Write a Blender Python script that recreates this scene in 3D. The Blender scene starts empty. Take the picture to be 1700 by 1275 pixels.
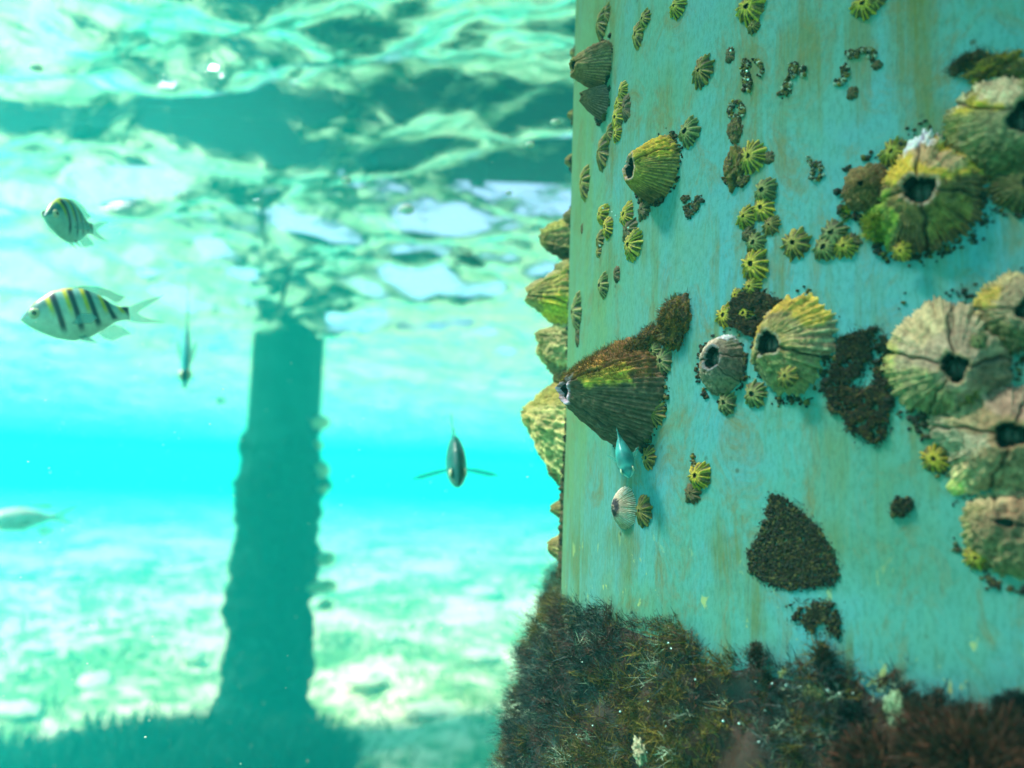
import bpy, math, random
import numpy as np
from mathutils import Vector, Matrix, noise as mnoise

scene = bpy.context.scene
PI = math.pi
R_ = math.radians

# ------------------------------------------------------------------ camera
CAMZ = 2.1
F = 1334.0
PITCH, ROLL = 6.5, 2.0
cam_d = bpy.data.cameras.new('camera')
cam = bpy.data.objects.new('camera', cam_d)
scene.collection.objects.link(cam)
cam_d.sensor_width = 36.0
cam_d.lens = 36.0 * F / 1700.0
cam_d.clip_start = 0.01
cam_d.clip_end = 500
CM = (Matrix.Rotation(R_(90 + PITCH), 4, 'X') @ Matrix.Rotation(R_(ROLL), 4, 'Z'))
cam.matrix_world = Matrix.Translation((0, 0, CAMZ)) @ CM
cam_d.dof.use_dof = True
cam_d.dof.focus_distance = 0.35
cam_d.dof.aperture_fstop = 7.6
scene.camera = cam
C0 = Vector((0, 0, CAMZ))
C3 = CM.to_3x3()

# ------------------------------------------------------------------ world + sun
SUNV = Vector((-0.62, -0.05, 0.95)).normalized()
w = bpy.data.worlds.new('World'); scene.world = w; w.use_nodes = True
nt = w.node_tree; nt.nodes.clear()
sky = nt.nodes.new('ShaderNodeTexSky'); sky.sky_type = 'NISHITA'; sky.sun_disc = False
sky.sun_elevation = math.asin(SUNV.z); sky.sun_rotation = math.atan2(SUNV.x, SUNV.y)
bg = nt.nodes.new('ShaderNodeBackground'); bg.inputs[1].default_value = 0.15
wo = nt.nodes.new('ShaderNodeOutputWorld')
nt.links.new(sky.outputs[0], bg.inputs[0]); nt.links.new(bg.outputs[0], wo.inputs[0])
sd = bpy.data.lights.new('sun', 'SUN'); sd.energy = 4.6; sd.angle = R_(14.0); sd.color = (1.0, 0.96, 0.88)
sun = bpy.data.objects.new('sun', sd); scene.collection.objects.link(sun)
sun.rotation_euler = SUNV.to_track_quat('Z', 'Y').to_euler()
sun.location = (0, 0, 10)

scene.view_settings.view_transform = 'Standard'
scene.view_settings.look = 'None'
scene.view_settings.exposure = 1.64
scene.view_settings.gamma = 1.0
scene.render.engine = 'CYCLES'
cy = scene.cycles
cy.use_denoising = True
cy.max_bounces = 8; cy.diffuse_bounces = 3; cy.glossy_bounces = 3
cy.transmission_bounces = 4; cy.transparent_max_bounces = 12; cy.volume_bounces = 1
cy.caustics_reflective = False; cy.caustics_refractive = False
cy.sample_clamp_indirect = 6

# ------------------------------------------------------------------ geometry of the place
SURF_Z = CAMZ + 1.25
def ray(px, py):
    return (C3 @ Vector(((px - 850) / F, -(py - 637.5) / F, -1.0))).normalized()
def at_dist(px, py, d):
    return C0 + ray(px, py) * d
def at_z(px, py, z):
    r = ray(px, py); return C0 + r * ((z - CAMZ) / r.z)
PR = 0.30                      # pile radius
PD = 0.57                      # distance of its axis
_t = ray(941, 600)
AZ = math.atan2(_t.x, _t.y) + math.asin(PR / PD)
AX = Vector((math.sin(AZ) * PD, math.cos(AZ) * PD, 0))
def hit(px, py, h=0.0):
    r = ray(px, py); rad = PR + h
    ox, oy = -AX.x, -AX.y
    a = r.x ** 2 + r.y ** 2; b = 2 * (ox * r.x + oy * r.y); c = ox * ox + oy * oy - rad * rad
    disc = b * b - 4 * a * c
    if disc < 0:
        disc = 0.0
    t = (-b - math.sqrt(disc)) / (2 * a)
    return C0 + r * t
def frame_at(p):
    n = Vector((p.x - AX.x, p.y - AX.y, 0)).normalized()
    z = Vector((0, 0, 1)); t = z.cross(n)
    M = Matrix((t, z, n)).transposed().to_4x4()
    M.translation = Vector((AX.x + n.x * PR, AX.y + n.y * PR, p.z))
    return M
def cyl(theta, z, h=0.0):
    return Vector((AX.x + math.cos(theta) * (PR + h), AX.y + math.sin(theta) * (PR + h), z))
def theta_of(p):
    return math.atan2(p.y - AX.y, p.x - AX.x)
TH_EDGE = theta_of(hit(941, 600, 0))   # tangent angle on the visible left edge
def edge_point(py, dth):
    """point on the pile dth radians beyond the visible left edge at picture row py"""
    x = 955 - (py / 900.0) * 22
    z = hit(x + 6, py).z
    return cyl(TH_EDGE - dth, z)

# ------------------------------------------------------------------ helpers
COL = scene.collection
def new_mesh(name, V, Fc, mats, parent=None, smooth=True, midx=None, col=None, uv=None):
    me = bpy.data.meshes.new(name)
    V = np.asarray(V, dtype=np.float32)
    me.vertices.add(len(V)); me.vertices.foreach_set('co', V.ravel())
    if isinstance(Fc, np.ndarray):
        k = Fc.shape[1]; nf = len(Fc)
        me.loops.add(nf * k); me.polygons.add(nf)
        me.loops.foreach_set('vertex_index', Fc.astype(np.int32).ravel())
        me.polygons.foreach_set('loop_start', np.arange(0, nf * k, k, dtype=np.int32))
        me.polygons.foreach_set('loop_total', np.full(nf, k, dtype=np.int32))
    else:
        me.from_pydata([tuple(v) for v in V], [], [tuple(f) for f in Fc]) if False else None
        tot = [len(f) for f in Fc]; flat = [i for f in Fc for i in f]
        me.loops.add(len(flat)); me.polygons.add(len(tot))
        me.loops.foreach_set('vertex_index', np.array(flat, dtype=np.int32))
        st = np.concatenate([[0], np.cumsum(tot)[:-1]]).astype(np.int32)
        me.polygons.foreach_set('loop_start', st)
        me.polygons.foreach_set('loop_total', np.array(tot, dtype=np.int32))
    for m in (mats if isinstance(mats, (list, tuple)) else [mats]):
        me.materials.append(m)
    if midx is not None:
        me.polygons.foreach_set('material_index', np.asarray(midx, dtype=np.int32))
    me.polygons.foreach_set('use_smooth', np.full(len(me.polygons), smooth))
    if col is not None:
        a = me.color_attributes.new('col', 'FLOAT_COLOR', 'POINT')
        c4 = np.ones((len(V), 4), dtype=np.float32); c4[:, :3] = col
        a.data.foreach_set('color', c4.ravel())
    if uv is not None:
        a = me.attributes.new('suv', 'FLOAT_VECTOR', 'POINT')
        a.data.foreach_set('vector', np.asarray(uv, dtype=np.float32).ravel())
    me.update(calc_edges=True); me.validate()
    o = bpy.data.objects.new(name, me); COL.objects.link(o)
    if parent: o.parent = parent
    return o
def tag(o, label=None, cat=None, group=None, kind=None):
    if label: o['label'] = label
    if cat: o['category'] = cat
    if group: o['group'] = group
    if kind: o['kind'] = kind
    return o
def empty(name, M):
    o = bpy.data.objects.new(name, None); COL.objects.link(o)
    o.empty_display_size = 0.01; o.matrix_world = M
    return o
def copy_tree(o, parent=None):
    c = o.copy(); COL.objects.link(c); c.parent = parent
    for ch in o.children: copy_tree(ch, c)
    return c
def fnoise(P, scale, seed=0.0, octv=3):
    """fractal noise on an array of points, about -1..1"""
    out = np.empty(len(P))
    off = Vector((seed * 7.3, seed * 3.1, -seed * 5.7))
    for i, p in enumerate(P):
        out[i] = mnoise.fractal(Vector((float(p[0]) * scale, float(p[1]) * scale, float(p[2]) * scale)) + off, 0.8, 2.1, octv)
    return out
def grid_faces(nu, nv, closed_u=True):
    """rows v, columns u"""
    u = np.arange(nu if closed_u else nu - 1); v = np.arange(nv - 1)
    U, Vv = np.meshgrid(u, v); U = U.ravel(); Vv = Vv.ravel()
    U2 = (U + 1) % nu
    return np.stack([Vv * nu + U, Vv * nu + U2, (Vv + 1) * nu + U2, (Vv + 1) * nu + U], axis=1)
def smooth01(x):
    x = np.clip(x, 0, 1); return x * x * (3 - 2 * x)
def lerp3(a, b, t):
    a = np.asarray(a, float); b = np.asarray(b, float); t = np.asarray(t)[..., None]
    return a * (1 - t) + b * t

# ------------------------------------------------------------------ materials
class NT:
    def __init__(s, name):
        s.m = bpy.data.materials.new(name); s.m.use_nodes = True
        s.t = s.m.node_tree; s.t.nodes.clear()
        s.out = s.t.nodes.new('ShaderNodeOutputMaterial')
    def n(s, typ, **kw):
        nd = s.t.nodes.new(typ)
        for k, v in kw.items(): setattr(nd, k, v)
        return nd
    def l(s, a, b): s.t.links.new(a, b)
    def val(s, sock, v):
        if hasattr(v, 'is_linked') or isinstance(v, bpy.types.NodeSocket): s.l(v, sock)
        else: sock.default_value = v
    def noise(s, vec, scale, detail=4, rough=0.55, dist=0.0):
        nd = s.n('ShaderNodeTexNoise'); nd.inputs['Scale'].default_value = scale
        nd.inputs['Detail'].default_value = detail; nd.inputs['Roughness'].default_value = rough
        nd.inputs['Distortion'].default_value = dist
        if vec is not None: s.l(vec, nd.inputs['Vector'])
        return nd.outputs['Fac']
    def ramp(s, fac, stops, interp='LINEAR'):
        nd = s.n('ShaderNodeValToRGB'); cr = nd.color_ramp; cr.interpolation = interp
        while len(cr.elements) < len(stops): cr.elements.new(0.5)
        for e, (p, c) in zip(cr.elements, stops):
            e.position = p; e.color = (c, c, c, 1) if isinstance(c, (int, float)) else (*c, 1)
        s.l(fac, nd.inputs[0]); return nd.outputs[0]
    def mix(s, fac, a, b, mode='MIX'):
        nd = s.n('ShaderNodeMix', data_type='RGBA', blend_type=mode)
        s.val(nd.inputs[0], fac)
        for sock, v in ((nd.inputs[6], a), (nd.inputs[7], b)):
            if isinstance(v, tuple): sock.default_value = (*v, 1) if len(v) == 3 else v
            else: s.l(v, sock)
        return nd.outputs[2]
    def math(s, op, a, b=0.0, c=None):
        nd = s.n('ShaderNodeMath', operation=op)
        s.val(nd.inputs[0], a); s.val(nd.inputs[1], b)
        if c is not None: s.val(nd.inputs[2], c)
        return nd.outputs[0]
    def mapping(s, vec, scale=(1, 1, 1), loc=(0, 0, 0)):
        nd = s.n('ShaderNodeMapping'); nd.inputs['Scale'].default_value = scale
        nd.inputs['Location'].default_value = loc; s.l(vec, nd.inputs[0]); return nd.outputs[0]
    def attr(s, name, out='Color'):
        nd = s.n('ShaderNodeAttribute', attribute_name=name); return nd.outputs[out]
    def objc(s):
        return s.n('ShaderNodeTexCoord').outputs['Object']
    def bump(s, h, strength=0.5, dist=0.001, normal=None):
        nd = s.n('ShaderNodeBump'); nd.inputs['Strength'].default_value = strength
        nd.inputs['Distance'].default_value = dist; s.l(h, nd.inputs['Height'])
        if normal is not None: s.l(normal, nd.inputs['Normal'])
        return nd.outputs[0]
    def bsdf(s, color, rough=0.7, normal=None, spec=0.35, **kw):
        b = s.n('ShaderNodeBsdfPrincipled')
        s.val(b.inputs['Base Color'], (*color, 1) if isinstance(color, tuple) else color)
        s.val(b.inputs['Roughness'], rough); b.inputs['Specular IOR Level'].default_value = spec
        if normal is not None: s.l(normal, b.inputs['Normal'])
        for k, v in kw.items(): s.val(b.inputs[k.replace('_', ' ')], v)
        s.l(b.outputs[0], s.out.inputs[0]); return b

def mat_pile():
    a = NT('old_teal_paint'); o = a.objc()
    geo = a.n('ShaderNodeNewGeometry')
    # cylinder coordinates: x = arc length, y = height
    sx = a.n('ShaderNodeSeparateXYZ'); a.l(o, sx.inputs[0])
    ang = a.math('ARCTAN2', sx.outputs[1], sx.outputs[0])
    arc = a.math('MULTIPLY', ang, PR)
    cx = a.n('ShaderNodeCombineXYZ'); a.l(arc, cx.inputs[0]); a.l(sx.outputs[2], cx.inputs[1])
    uv = cx.outputs[0]
    col = a.ramp(a.noise(uv, 9, 5, 0.6), [(0.26, (0.060, 0.195, 0.13)), (0.44, (0.070, 0.275, 0.255)), (0.60, (0.066, 0.285, 0.37))])
    # green film, denser towards the left edge side of the pile and in streaks that run down
    st = a.noise(a.mapping(uv, (60, 7, 1)), 1.0, 5, 0.65, 0.6)
    big = a.noise(a.mapping(uv, (1, 0.6, 1)), 14, 4, 0.6)
    edge = a.n('ShaderNodeMapRange'); a.l(ang, edge.inputs[0])
    TH = TH_EDGE
    edge.inputs[1].default_value = 0; edge.inputs[2].default_value = 1
    # angular distance from edge angle
    dth = a.math('SUBTRACT', ang, TH if TH < PI else TH - 2 * PI)
    wr = a.math('ABSOLUTE', a.n('ShaderNodeMath', operation='WRAP').outputs[0])
    wrap = a.n('ShaderNodeMath', operation='WRAP'); a.l(dth, wrap.inputs[0]); wrap.inputs[1].default_value = PI; wrap.inputs[2].default_value = -PI
    ad = a.math('ABSOLUTE', wrap.outputs[0])
    em = a.n('ShaderNodeMapRange', interpolation_type='SMOOTHSTEP'); a.l(ad, em.inputs[0])
    em.inputs[1].default_value = 0.05; em.inputs[2].default_value = 0.75; em.inputs[3].default_value = 0.75; em.inputs[4].default_value = 0.0
    f1 = a.math('ADD', em.outputs[0], a.math('MULTIPLY', a.math('SUBTRACT', big, 0.5), 1.3))
    f1 = a.math('ADD', f1, a.math('MULTIPLY', a.math('SUBTRACT', st, 0.5), 0.9))
    f1c = a.ramp(f1, [(0.0, 0.0), (0.75, 0.85)])
    col = a.mix(f1c, col, (0.13, 0.235, 0.085))
    # olive grime streaks
    st2 = a.noise(a.mapping(uv, (70, 4.0, 1), (3.1, 1.7, 0)), 1.0, 6, 0.7, 1.2)
    g = a.ramp(a.math('MULTIPLY', st2, a.noise(uv, 22, 3, 0.5)), [(0.26, 0.0), (0.38, 0.72)])
    col = a.mix(g, col, (0.10, 0.13, 0.022))
    # one long olive stain under the top right shells
    th0 = theta_of(hit(1512, 120)); th0 = th0 if th0 < PI else th0 - 2 * PI
    w0 = a.n('ShaderNodeMath', operation='WRAP'); a.l(a.math('SUBTRACT', a.math('ADD', ang, a.math('MULTIPLY', a.math('SUBTRACT', big, 0.5), 0.12)), th0), w0.inputs[0]); w0.inputs[1].default_value = PI; w0.inputs[2].default_value = -PI
    sm = a.n('ShaderNodeMapRange', interpolation_type='SMOOTHSTEP'); a.l(a.math('ABSOLUTE', w0.outputs[0]), sm.inputs[0])
    sm.inputs[1].default_value = 0.0; sm.inputs[2].default_value = 0.045; sm.inputs[3].default_value = 1; sm.inputs[4].default_value = 0
    zs = a.n('ShaderNodeMapRange', interpolation_type='SMOOTHSTEP'); a.l(sx.outputs[2], zs.inputs[0])
    zs.inputs[1].default_value = hit(1500, 330).z; zs.inputs[2].default_value = hit(1500, 200).z
    sf = a.math('MULTIPLY', a.math('MULTIPLY', sm.outputs[0], zs.outputs[0]), a.ramp(st2, [(0.3, 0.3), (0.6, 1.0)]))
    col = a.mix(a.math('MULTIPLY', sf, 0.85), col, (0.11, 0.13, 0.02))
    # rust tinted smudges
    g2 = a.ramp(a.noise(a.mapping(uv, (1, 0.6, 1), (9, 2, 0)), 52, 8, 0.78, 0.8), [(0.50, 0.0), (0.66, 0.75)])
    col = a.mix(g2, col, (0.15, 0.125, 0.035))
    # fine brushed grain of algal film
    fg = a.noise(a.mapping(uv, (1.0, 0.35, 1)), 700, 4, 0.7)
    col = a.mix(a.ramp(fg, [(0.38, 0.3), (0.53, 0.0)]), col, (0.016, 0.095, 0.06))
    fg2 = a.noise(a.mapping(uv, (1.0, 0.5, 1), (5, 5, 0)), 380, 5, 0.75)
    col = a.mix(a.ramp(fg2, [(0.52, 0.0), (0.72, 0.28)]), col, (0.09, 0.33, 0.29))
    # dark pin pricks
    vo = a.n('ShaderNodeTexVoronoi'); vo.inputs['Scale'].default_value = 210; a.l(uv, vo.inputs['Vector'])
    rnd = a.ramp(vo.outputs['Color'], [(0.70, 0.0), (0.86, 1.0)])
    dot = a.ramp(vo.outputs['Distance'], [(0.10, 1.0), (0.28, 0.0)])
    clus = a.ramp(a.noise(uv, 30, 3, 0.6), [(0.52, 0.0), (0.64, 1.0)])
    dm = a.math('MULTIPLY', a.math('MULTIPLY', rnd, dot), clus)
    col = a.mix(dm, col, (0.03, 0.045, 0.015))
    # pale flakes low down
    zr = a.n('ShaderNodeMapRange'); a.l(sx.outputs[2], zr.inputs[0])
    zr.inputs[1].default_value = LOWZ + 0.035; zr.inputs[2].default_value = LOWZ; zr.inputs[3].default_value = 0; zr.inputs[4].default_value = 1
    fl = a.noise(a.mapping(uv, (1, 0.7, 1), (1, 8, 0)), 120, 4, 0.6, 0.4)
    fl = a.ramp(fl, [(0.63, 0.0), (0.67, 0.9)])
    col = a.mix(a.math('MULTIPLY', fl, zr.outputs[0]), col, (0.34, 0.40, 0.15))
    h = a.math('ADD', a.math('MULTIPLY', fg, 0.6), a.math('MULTIPLY', a.noise(uv, 120, 4, 0.6), 1.0))
    a.bsdf(col, 0.62, a.bump(h, 0.3, 0.0009), 0.3)
    return a.m
def mat_vcol(name, rough=0.75, nscale=900, bump=0.5, var=0.35, spec=0.3, bd=0.0006, streak=True):
    """shell, crust and skin: pigment from the col attribute, broken up by fine noise"""
    a = NT(name); c = a.attr('col'); o = a.objc()
    n1 = a.noise(o, nscale, 5, 0.65); n2 = a.noise(o, nscale * 0.22, 4, 0.6)
    f = a.math('ADD', a.math('MULTIPLY', n1, 0.6), a.math('MULTIPLY', n2, 0.6))
    h = f
    if streak:
        uv = a.attr('suv', 'Vector')
        s1 = a.noise(a.mapping(uv, (26, 2.2, 1)), 1.0, 5, 0.7, 0.3)
        s2 = a.noise(a.mapping(uv, (3, 26, 1)), 1.0, 4, 0.7, 0.5)
        h = a.math('ADD', h, a.math('ADD', a.math('MULTIPLY', s1, 1.3), a.math('MULTIPLY', s2, 0.7)))
        f = a.math('ADD', a.math('MULTIPLY', f, 0.5), a.math('ADD', a.math('MULTIPLY', s1, 0.4), a.math('MULTIPLY', s2, 0.2)))
    k = a.n('ShaderNodeMapRange'); a.l(f, k.inputs[0]); k.inputs[1].default_value = 0.38; k.inputs[2].default_value = 0.75
    k.inputs[3].default_value = 1 - var; k.inputs[4].default_value = 1 + var * 0.7
    kk = a.n('ShaderNodeVectorMath', operation='SCALE'); a.l(c, kk.inputs[0]); a.l(k.outputs[0], kk.inputs['Scale'])
    a.bsdf(kk.outputs[0], rough, a.bump(h, bump, bd), spec)
    return a.m
def mat_plain(name, color, rough=0.6, nscale=300, var=0.4, bump=0.3, spec=0.4, bd=0.001, **kw):
    a = NT(name); o = a.objc(); n1 = a.noise(o, nscale, 5, 0.65)
    dark = tuple(c * (1 - var) for c in color); lite = tuple(min(1, c * (1 + var)) for c in color)
    a.bsdf(a.ramp(n1, [(0.3, dark), (0.7, lite)]), rough, a.bump(n1, bump, bd), spec, **kw)
    return a.m
def mat_water():
    a = NT('water_surface'); 
    lw = a.n('ShaderNodeLayerWeight'); lw.inputs['Blend'].default_value = 0.5
    o = a.objc()
    nb = a.bump(a.noise(a.mapping(o, (1, 1.6, 1)), 9, 4, 0.55, 0.5), 1.0, 0.013)
    a.l(nb, lw.inputs['Normal'])
    tir = a.n('ShaderNodeMapRange', interpolation_type='SMOOTHSTEP'); a.l(lw.outputs['Facing'], tir.inputs[0])
    tir.inputs[1].default_value = 0.30; tir.inputs[2].default_value = 0.35; tir.inputs[3].default_value = 0.06; tir.inputs[4].default_value = 1.0
    gl = a.n('ShaderNodeBsdfGlossy'); gl.inputs['Roughness'].default_value = 0.02; gl.inputs['Color'].default_value = (0.78, 0.98, 0.93, 1)
    a.l(nb, gl.inputs['Normal'])
    tr = a.n('ShaderNodeBsdfTransparent'); tr.inputs[0].default_value = (0.98, 1.0, 0.92, 1)
    mx = a.n('ShaderNodeMixShader'); a.l(tir.outputs[0], mx.inputs[0]); a.l(tr.outputs[0], mx.inputs[1]); a.l(gl.outputs[0], mx.inputs[2])
    a.l(mx.outputs[0], a.out.inputs[0])
    return a.m
def mat_floor():
    a = NT('sea_floor_sand'); o = a.objc()
    n1 = a.noise(o, 0.42, 7, 0.66, 0.6); n2 = a.noise(o, 4.5, 5, 0.65, 0.4); n3 = a.noise(o, 16, 4, 0.6)
    sand = a.mix(n3, (0.86, 0.78, 0.50), (0.93, 0.88, 0.66))
    m = a.math('ADD', a.math('MULTIPLY', n1, 0.55), a.math('MULTIPLY', n2, 0.45))
    f = a.ramp(m, [(0.46, 0.0), (0.55, 0.95)])
    col = a.mix(f, sand, (0.13, 0.30, 0.10))
    ln = a.n('ShaderNodeVectorMath', operation='LENGTH'); a.l(o, ln.inputs[0])
    r = a.math('ADD', ln.outputs['Value'], a.math('MULTIPLY', a.math('SUBTRACT', n1, 0.5), 5.0))
    bed = a.ramp(a.math('DIVIDE', r, 10.0), [(0.42, 1.0), (0.49, 0.0)])  # dark seagrass tone round the camera, added for dark bands in the surface mirror
    col = a.mix(bed, col, (0.012, 0.055, 0.035))
    a.bsdf(col, 0.9, a.bump(n2, 0.6, 0.05), 0.1)
    return a.m

LOWZ = hit(1250, 1040).z
M_PILE = mat_pile()
M_SHELL = mat_vcol('barnacle_shell', 0.72, 900, 0.8, 0.42, 0.3, 0.0009)
M_SMALL = mat_vcol('small_barnacle_shell', 0.55, 1500, 0.4, 0.35, 0.45, 0.0004, False)
M_CRUST = mat_vcol('rough_crust', 0.7, 1400, 0.7, 0.5, 0.4, 0.0008, False)
M_INNER = mat_plain('dark_shell_cavity', (0.010, 0.014, 0.012), 0.6, 500, 0.5)
M_OPERC = mat_plain('dark_opercular_plate', (0.022, 0.035, 0.028), 0.4, 700, 0.6, 0.5, 0.5)
M_TURF = mat_vcol('turf_algae', 0.65, 800, 0.3, 0.5, 0.35, 0.0006, False)
M_FISH = mat_vcol('fish_skin', 0.38, 1600, 0.12, 0.14, 0.5, 0.0003, False)
M_BUB = None
def mat_bubble():
    a = NT('air_bubble'); a.bsdf((0.75, 0.9, 0.9), 0.05, None, 1.0, Metallic=0.6); return a.m
M_BUB = mat_bubble()

# ------------------------------------------------------------------ water body: surface, floor, haze
def radial(rings, ang0, ang1, n, closed):
    if closed: th = np.linspace(0, 2 * PI, n, endpoint=False)
    else: th = np.linspace(ang0, ang1, n)
    Rr, T = np.meshgrid(rings, th, indexing='ij')
    return Rr * np.sin(T), Rr * np.cos(T)
rngw = np.random.RandomState(5)
def waves(x, y):
    z = np.zeros_like(x)
    for L, s, k in ((3.4, 0.06, 5), (1.7, 0.10, 6), (0.9, 0.22, 8), (0.5, 0.27, 10), (0.26, 0.22, 12), (0.13, 0.12, 12)):
        for i in range(k):
            th = rngw.normal(1.35, 0.5); l = L * rngw.uniform(0.75, 1.3)
            kx, ky = math.cos(th) * 2 * PI / l, math.sin(th) * 2 * PI / l
            A = s * l / (2 * PI) * 1.5 / math.sqrt(k) * rngw.uniform(0.6, 1.3)
            ph = kx * x + ky * y + rngw.uniform(0, 2 * PI)
            ph = ph + 0.5 * np.sin(0.37 * (ky * x - kx * y) + i)
            z += A * (2 * (0.5 + 0.5 * np.sin(ph)) ** 1.6 - 1)
    return z
def build_surface():
    th = np.concatenate([np.linspace(-PI, -0.85, 60, endpoint=False), np.linspace(-0.85, 0.85, 560, endpoint=False), np.linspace(0.85, PI, 60, endpoint=False)])
    rings = np.concatenate([[0.001], np.geomspace(0.4, 66, 560)])
    Rr, T = np.meshgrid(rings, th, indexing='ij')
    x = Rr * np.sin(T); y = Rr * np.cos(T)
    z = SURF_Z + waves(x, y) * np.exp(-Rr / 60)
    V = np.stack([x.ravel(), y.ravel(), z.ravel()], 1)
    o = new_mesh('water', V, grid_faces(len(th), len(rings)), mat_water())
    tag(o, None, None, None, 'structure')
build_surface()
def floor_h(x, y):
    return 0.10 * np.sin(0.9 * x + 0.4) * np.cos(0.7 * y + 1.1) + 0.05 * np.sin(2.3 * x + 1.2 * y) + 0.03 * np.sin(5.1 * x - 3.2 * y)
def build_floor():
    th = np.linspace(0, 2 * PI, 300, endpoint=False)
    rings = np.concatenate([[0.001], np.geomspace(0.5, 66, 200)])
    Rr, T = np.meshgrid(rings, th, indexing='ij')
    x = Rr * np.sin(T); y = Rr * np.cos(T)
    z = floor_h(x, y)
    V = np.stack([x.ravel(), y.ravel(), z.ravel()], 1)
    F_ = grid_faces(len(th), len(rings))[:, ::-1]
    o = new_mesh('seabed', V, F_, mat_floor()); tag(o, None, None, None, 'structure')
build_floor()
def build_haze():
    x, y0, y1, z0, z1 = 70, -70, 70, -1.6, SURF_Z + 1.0
    V = [(sx, sy, sz) for sx in (-x, x) for sy in (y0, y1) for sz in (z0, z1)]
    Fq = [(0, 1, 3, 2), (4, 6, 7, 5), (0, 4, 5, 1), (2, 3, 7, 6), (0, 2, 6, 4), (1, 5, 7, 3)]
    a = NT('haze'); pv = a.n('ShaderNodeVolumePrincipled')
    pv.inputs['Color'].default_value = (0.015, 0.94, 0.91, 1)
    pv.inputs['Density'].default_value = 0.072
    pv.inputs['Anisotropy'].default_value = 0.25
    a.l(pv.outputs[0], a.out.inputs['Volume'])
    o = new_mesh('haze', V, Fq, a.m, smooth=False); tag(o, None, None, None, 'stuff')
build_haze()
def build_deck():  # deck added overhead so the ripples have something dark to show
    M = mat_plain('added_deck_timber', (.035, .03, .022), .85, 20, .5, .5, .2, .004)
    e = bpy.data.objects.new('added_deck', None); COL.objects.link(e); e.location = (0, 0, SURF_Z + 1.1)
    tag(e, 'dark deck added above the water so the rippled surface shows dark patches at the top', 'added deck')
    def boxes(name, bl):
        V = []; Fq = []
        for (x0, x1, y0, y1, z0, z1) in bl:
            k = len(V); V += [(x, y, z) for x in (x0, x1) for y in (y0, y1) for z in (z0, z1)]
            Fq += [tuple(k + i for i in f) for f in ((0, 1, 3, 2), (4, 6, 7, 5), (0, 4, 5, 1), (2, 3, 7, 6), (0, 2, 6, 4), (1, 5, 7, 3))]
        new_mesh(name, V, Fq, M, e, False)
    rg = random.Random(4)
    boxes('planks', [(-1.55 + rg.uniform(-.03, .03) + 0, 1.6, -1.5 + .16 * i, -1.5 + .16 * i + .145, .20, .24 + rg.uniform(-.004, .004)) for i in range(52)])
    boxes('planks', [(-4.6 + rg.uniform(-.3, .3), -1.56, 2.9 + .16 * i, 2.9 + .16 * i + .145, .20, .24 + rg.uniform(-.004, .004)) for i in range(24)])
    for i in range(4): boxes('joist', [(-1.3 + i * .9, -1.18 + i * .9, -1.5, 6.4, .0, .197)])
build_deck()

# ------------------------------------------------------------------ near pile
def build_pile(name, axis, rad, z0, z1, mat, label, cat='pile', nseg=160, rows=120, wob=0.0015):
    th = np.linspace(0, 2 * PI, nseg, endpoint=False); zz = np.linspace(z0, z1, rows)
    Z, T = np.meshgrid(zz, th, indexing='ij')
    r = rad + wob * np.sin(3 * T + 2.1 * Z) * np.cos(5 * Z)
    V = np.stack([(r * np.cos(T)).ravel(), (r * np.sin(T)).ravel(), Z.ravel()], 1)
    Fq = list(map(tuple, grid_faces(nseg, rows))); Fq.append(tuple(range(nseg))[::-1]); Fq.append(tuple((rows - 1) * nseg + i for i in range(nseg)))
    o = new_mesh(name, V, Fq, mat); o.location = axis
    tag(o, label, cat); return o
build_pile('pier_pile', (AX.x, AX.y, 0), PR, -0.3, SURF_Z + 0.7, M_PILE,
           'thick teal painted pile close up, studded with barnacles over a collar of dark turf algae', nseg=256, rows=200, wob=0.0006)
# ------------------------------------------------------------------ barnacles
YEL = (0.50, 0.34, 0.018); TAN = (0.30, 0.235, 0.06); PALE = (0.38, 0.325, 0.095); OLV = (0.20, 0.20, 0.03)
BRN = (0.10, 0.065, 0.012); DRK = (0.025, 0.02, 0.008); GRY = (0.16, 0.17, 0.09); WHT = (0.80, 0.74, 0.5)
GRN = (0.19, 0.27, 0.015); RST = (0.17, 0.075, 0.012); LGN = (0.40, 0.46, 0.06)

def periodic(th, pts):
    if not pts: return np.ones_like(th)
    a = np.array([p[0] for p in pts], float); v = np.array([p[1] for p in pts], float)
    i = np.argsort(a); a = a[i]; v = v[i]
    d = np.degrees(th) % 360; a = a % 360; i = np.argsort(a); a = a[i]; v = v[i]
    return np.interp(d, np.concatenate([[a[-1] - 360], a, [a[0] + 360]]), np.concatenate([[v[-1]], v, [v[0]]]))
def angd(a, b): return np.abs((a - b + PI) % (2 * PI) - PI)

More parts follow.
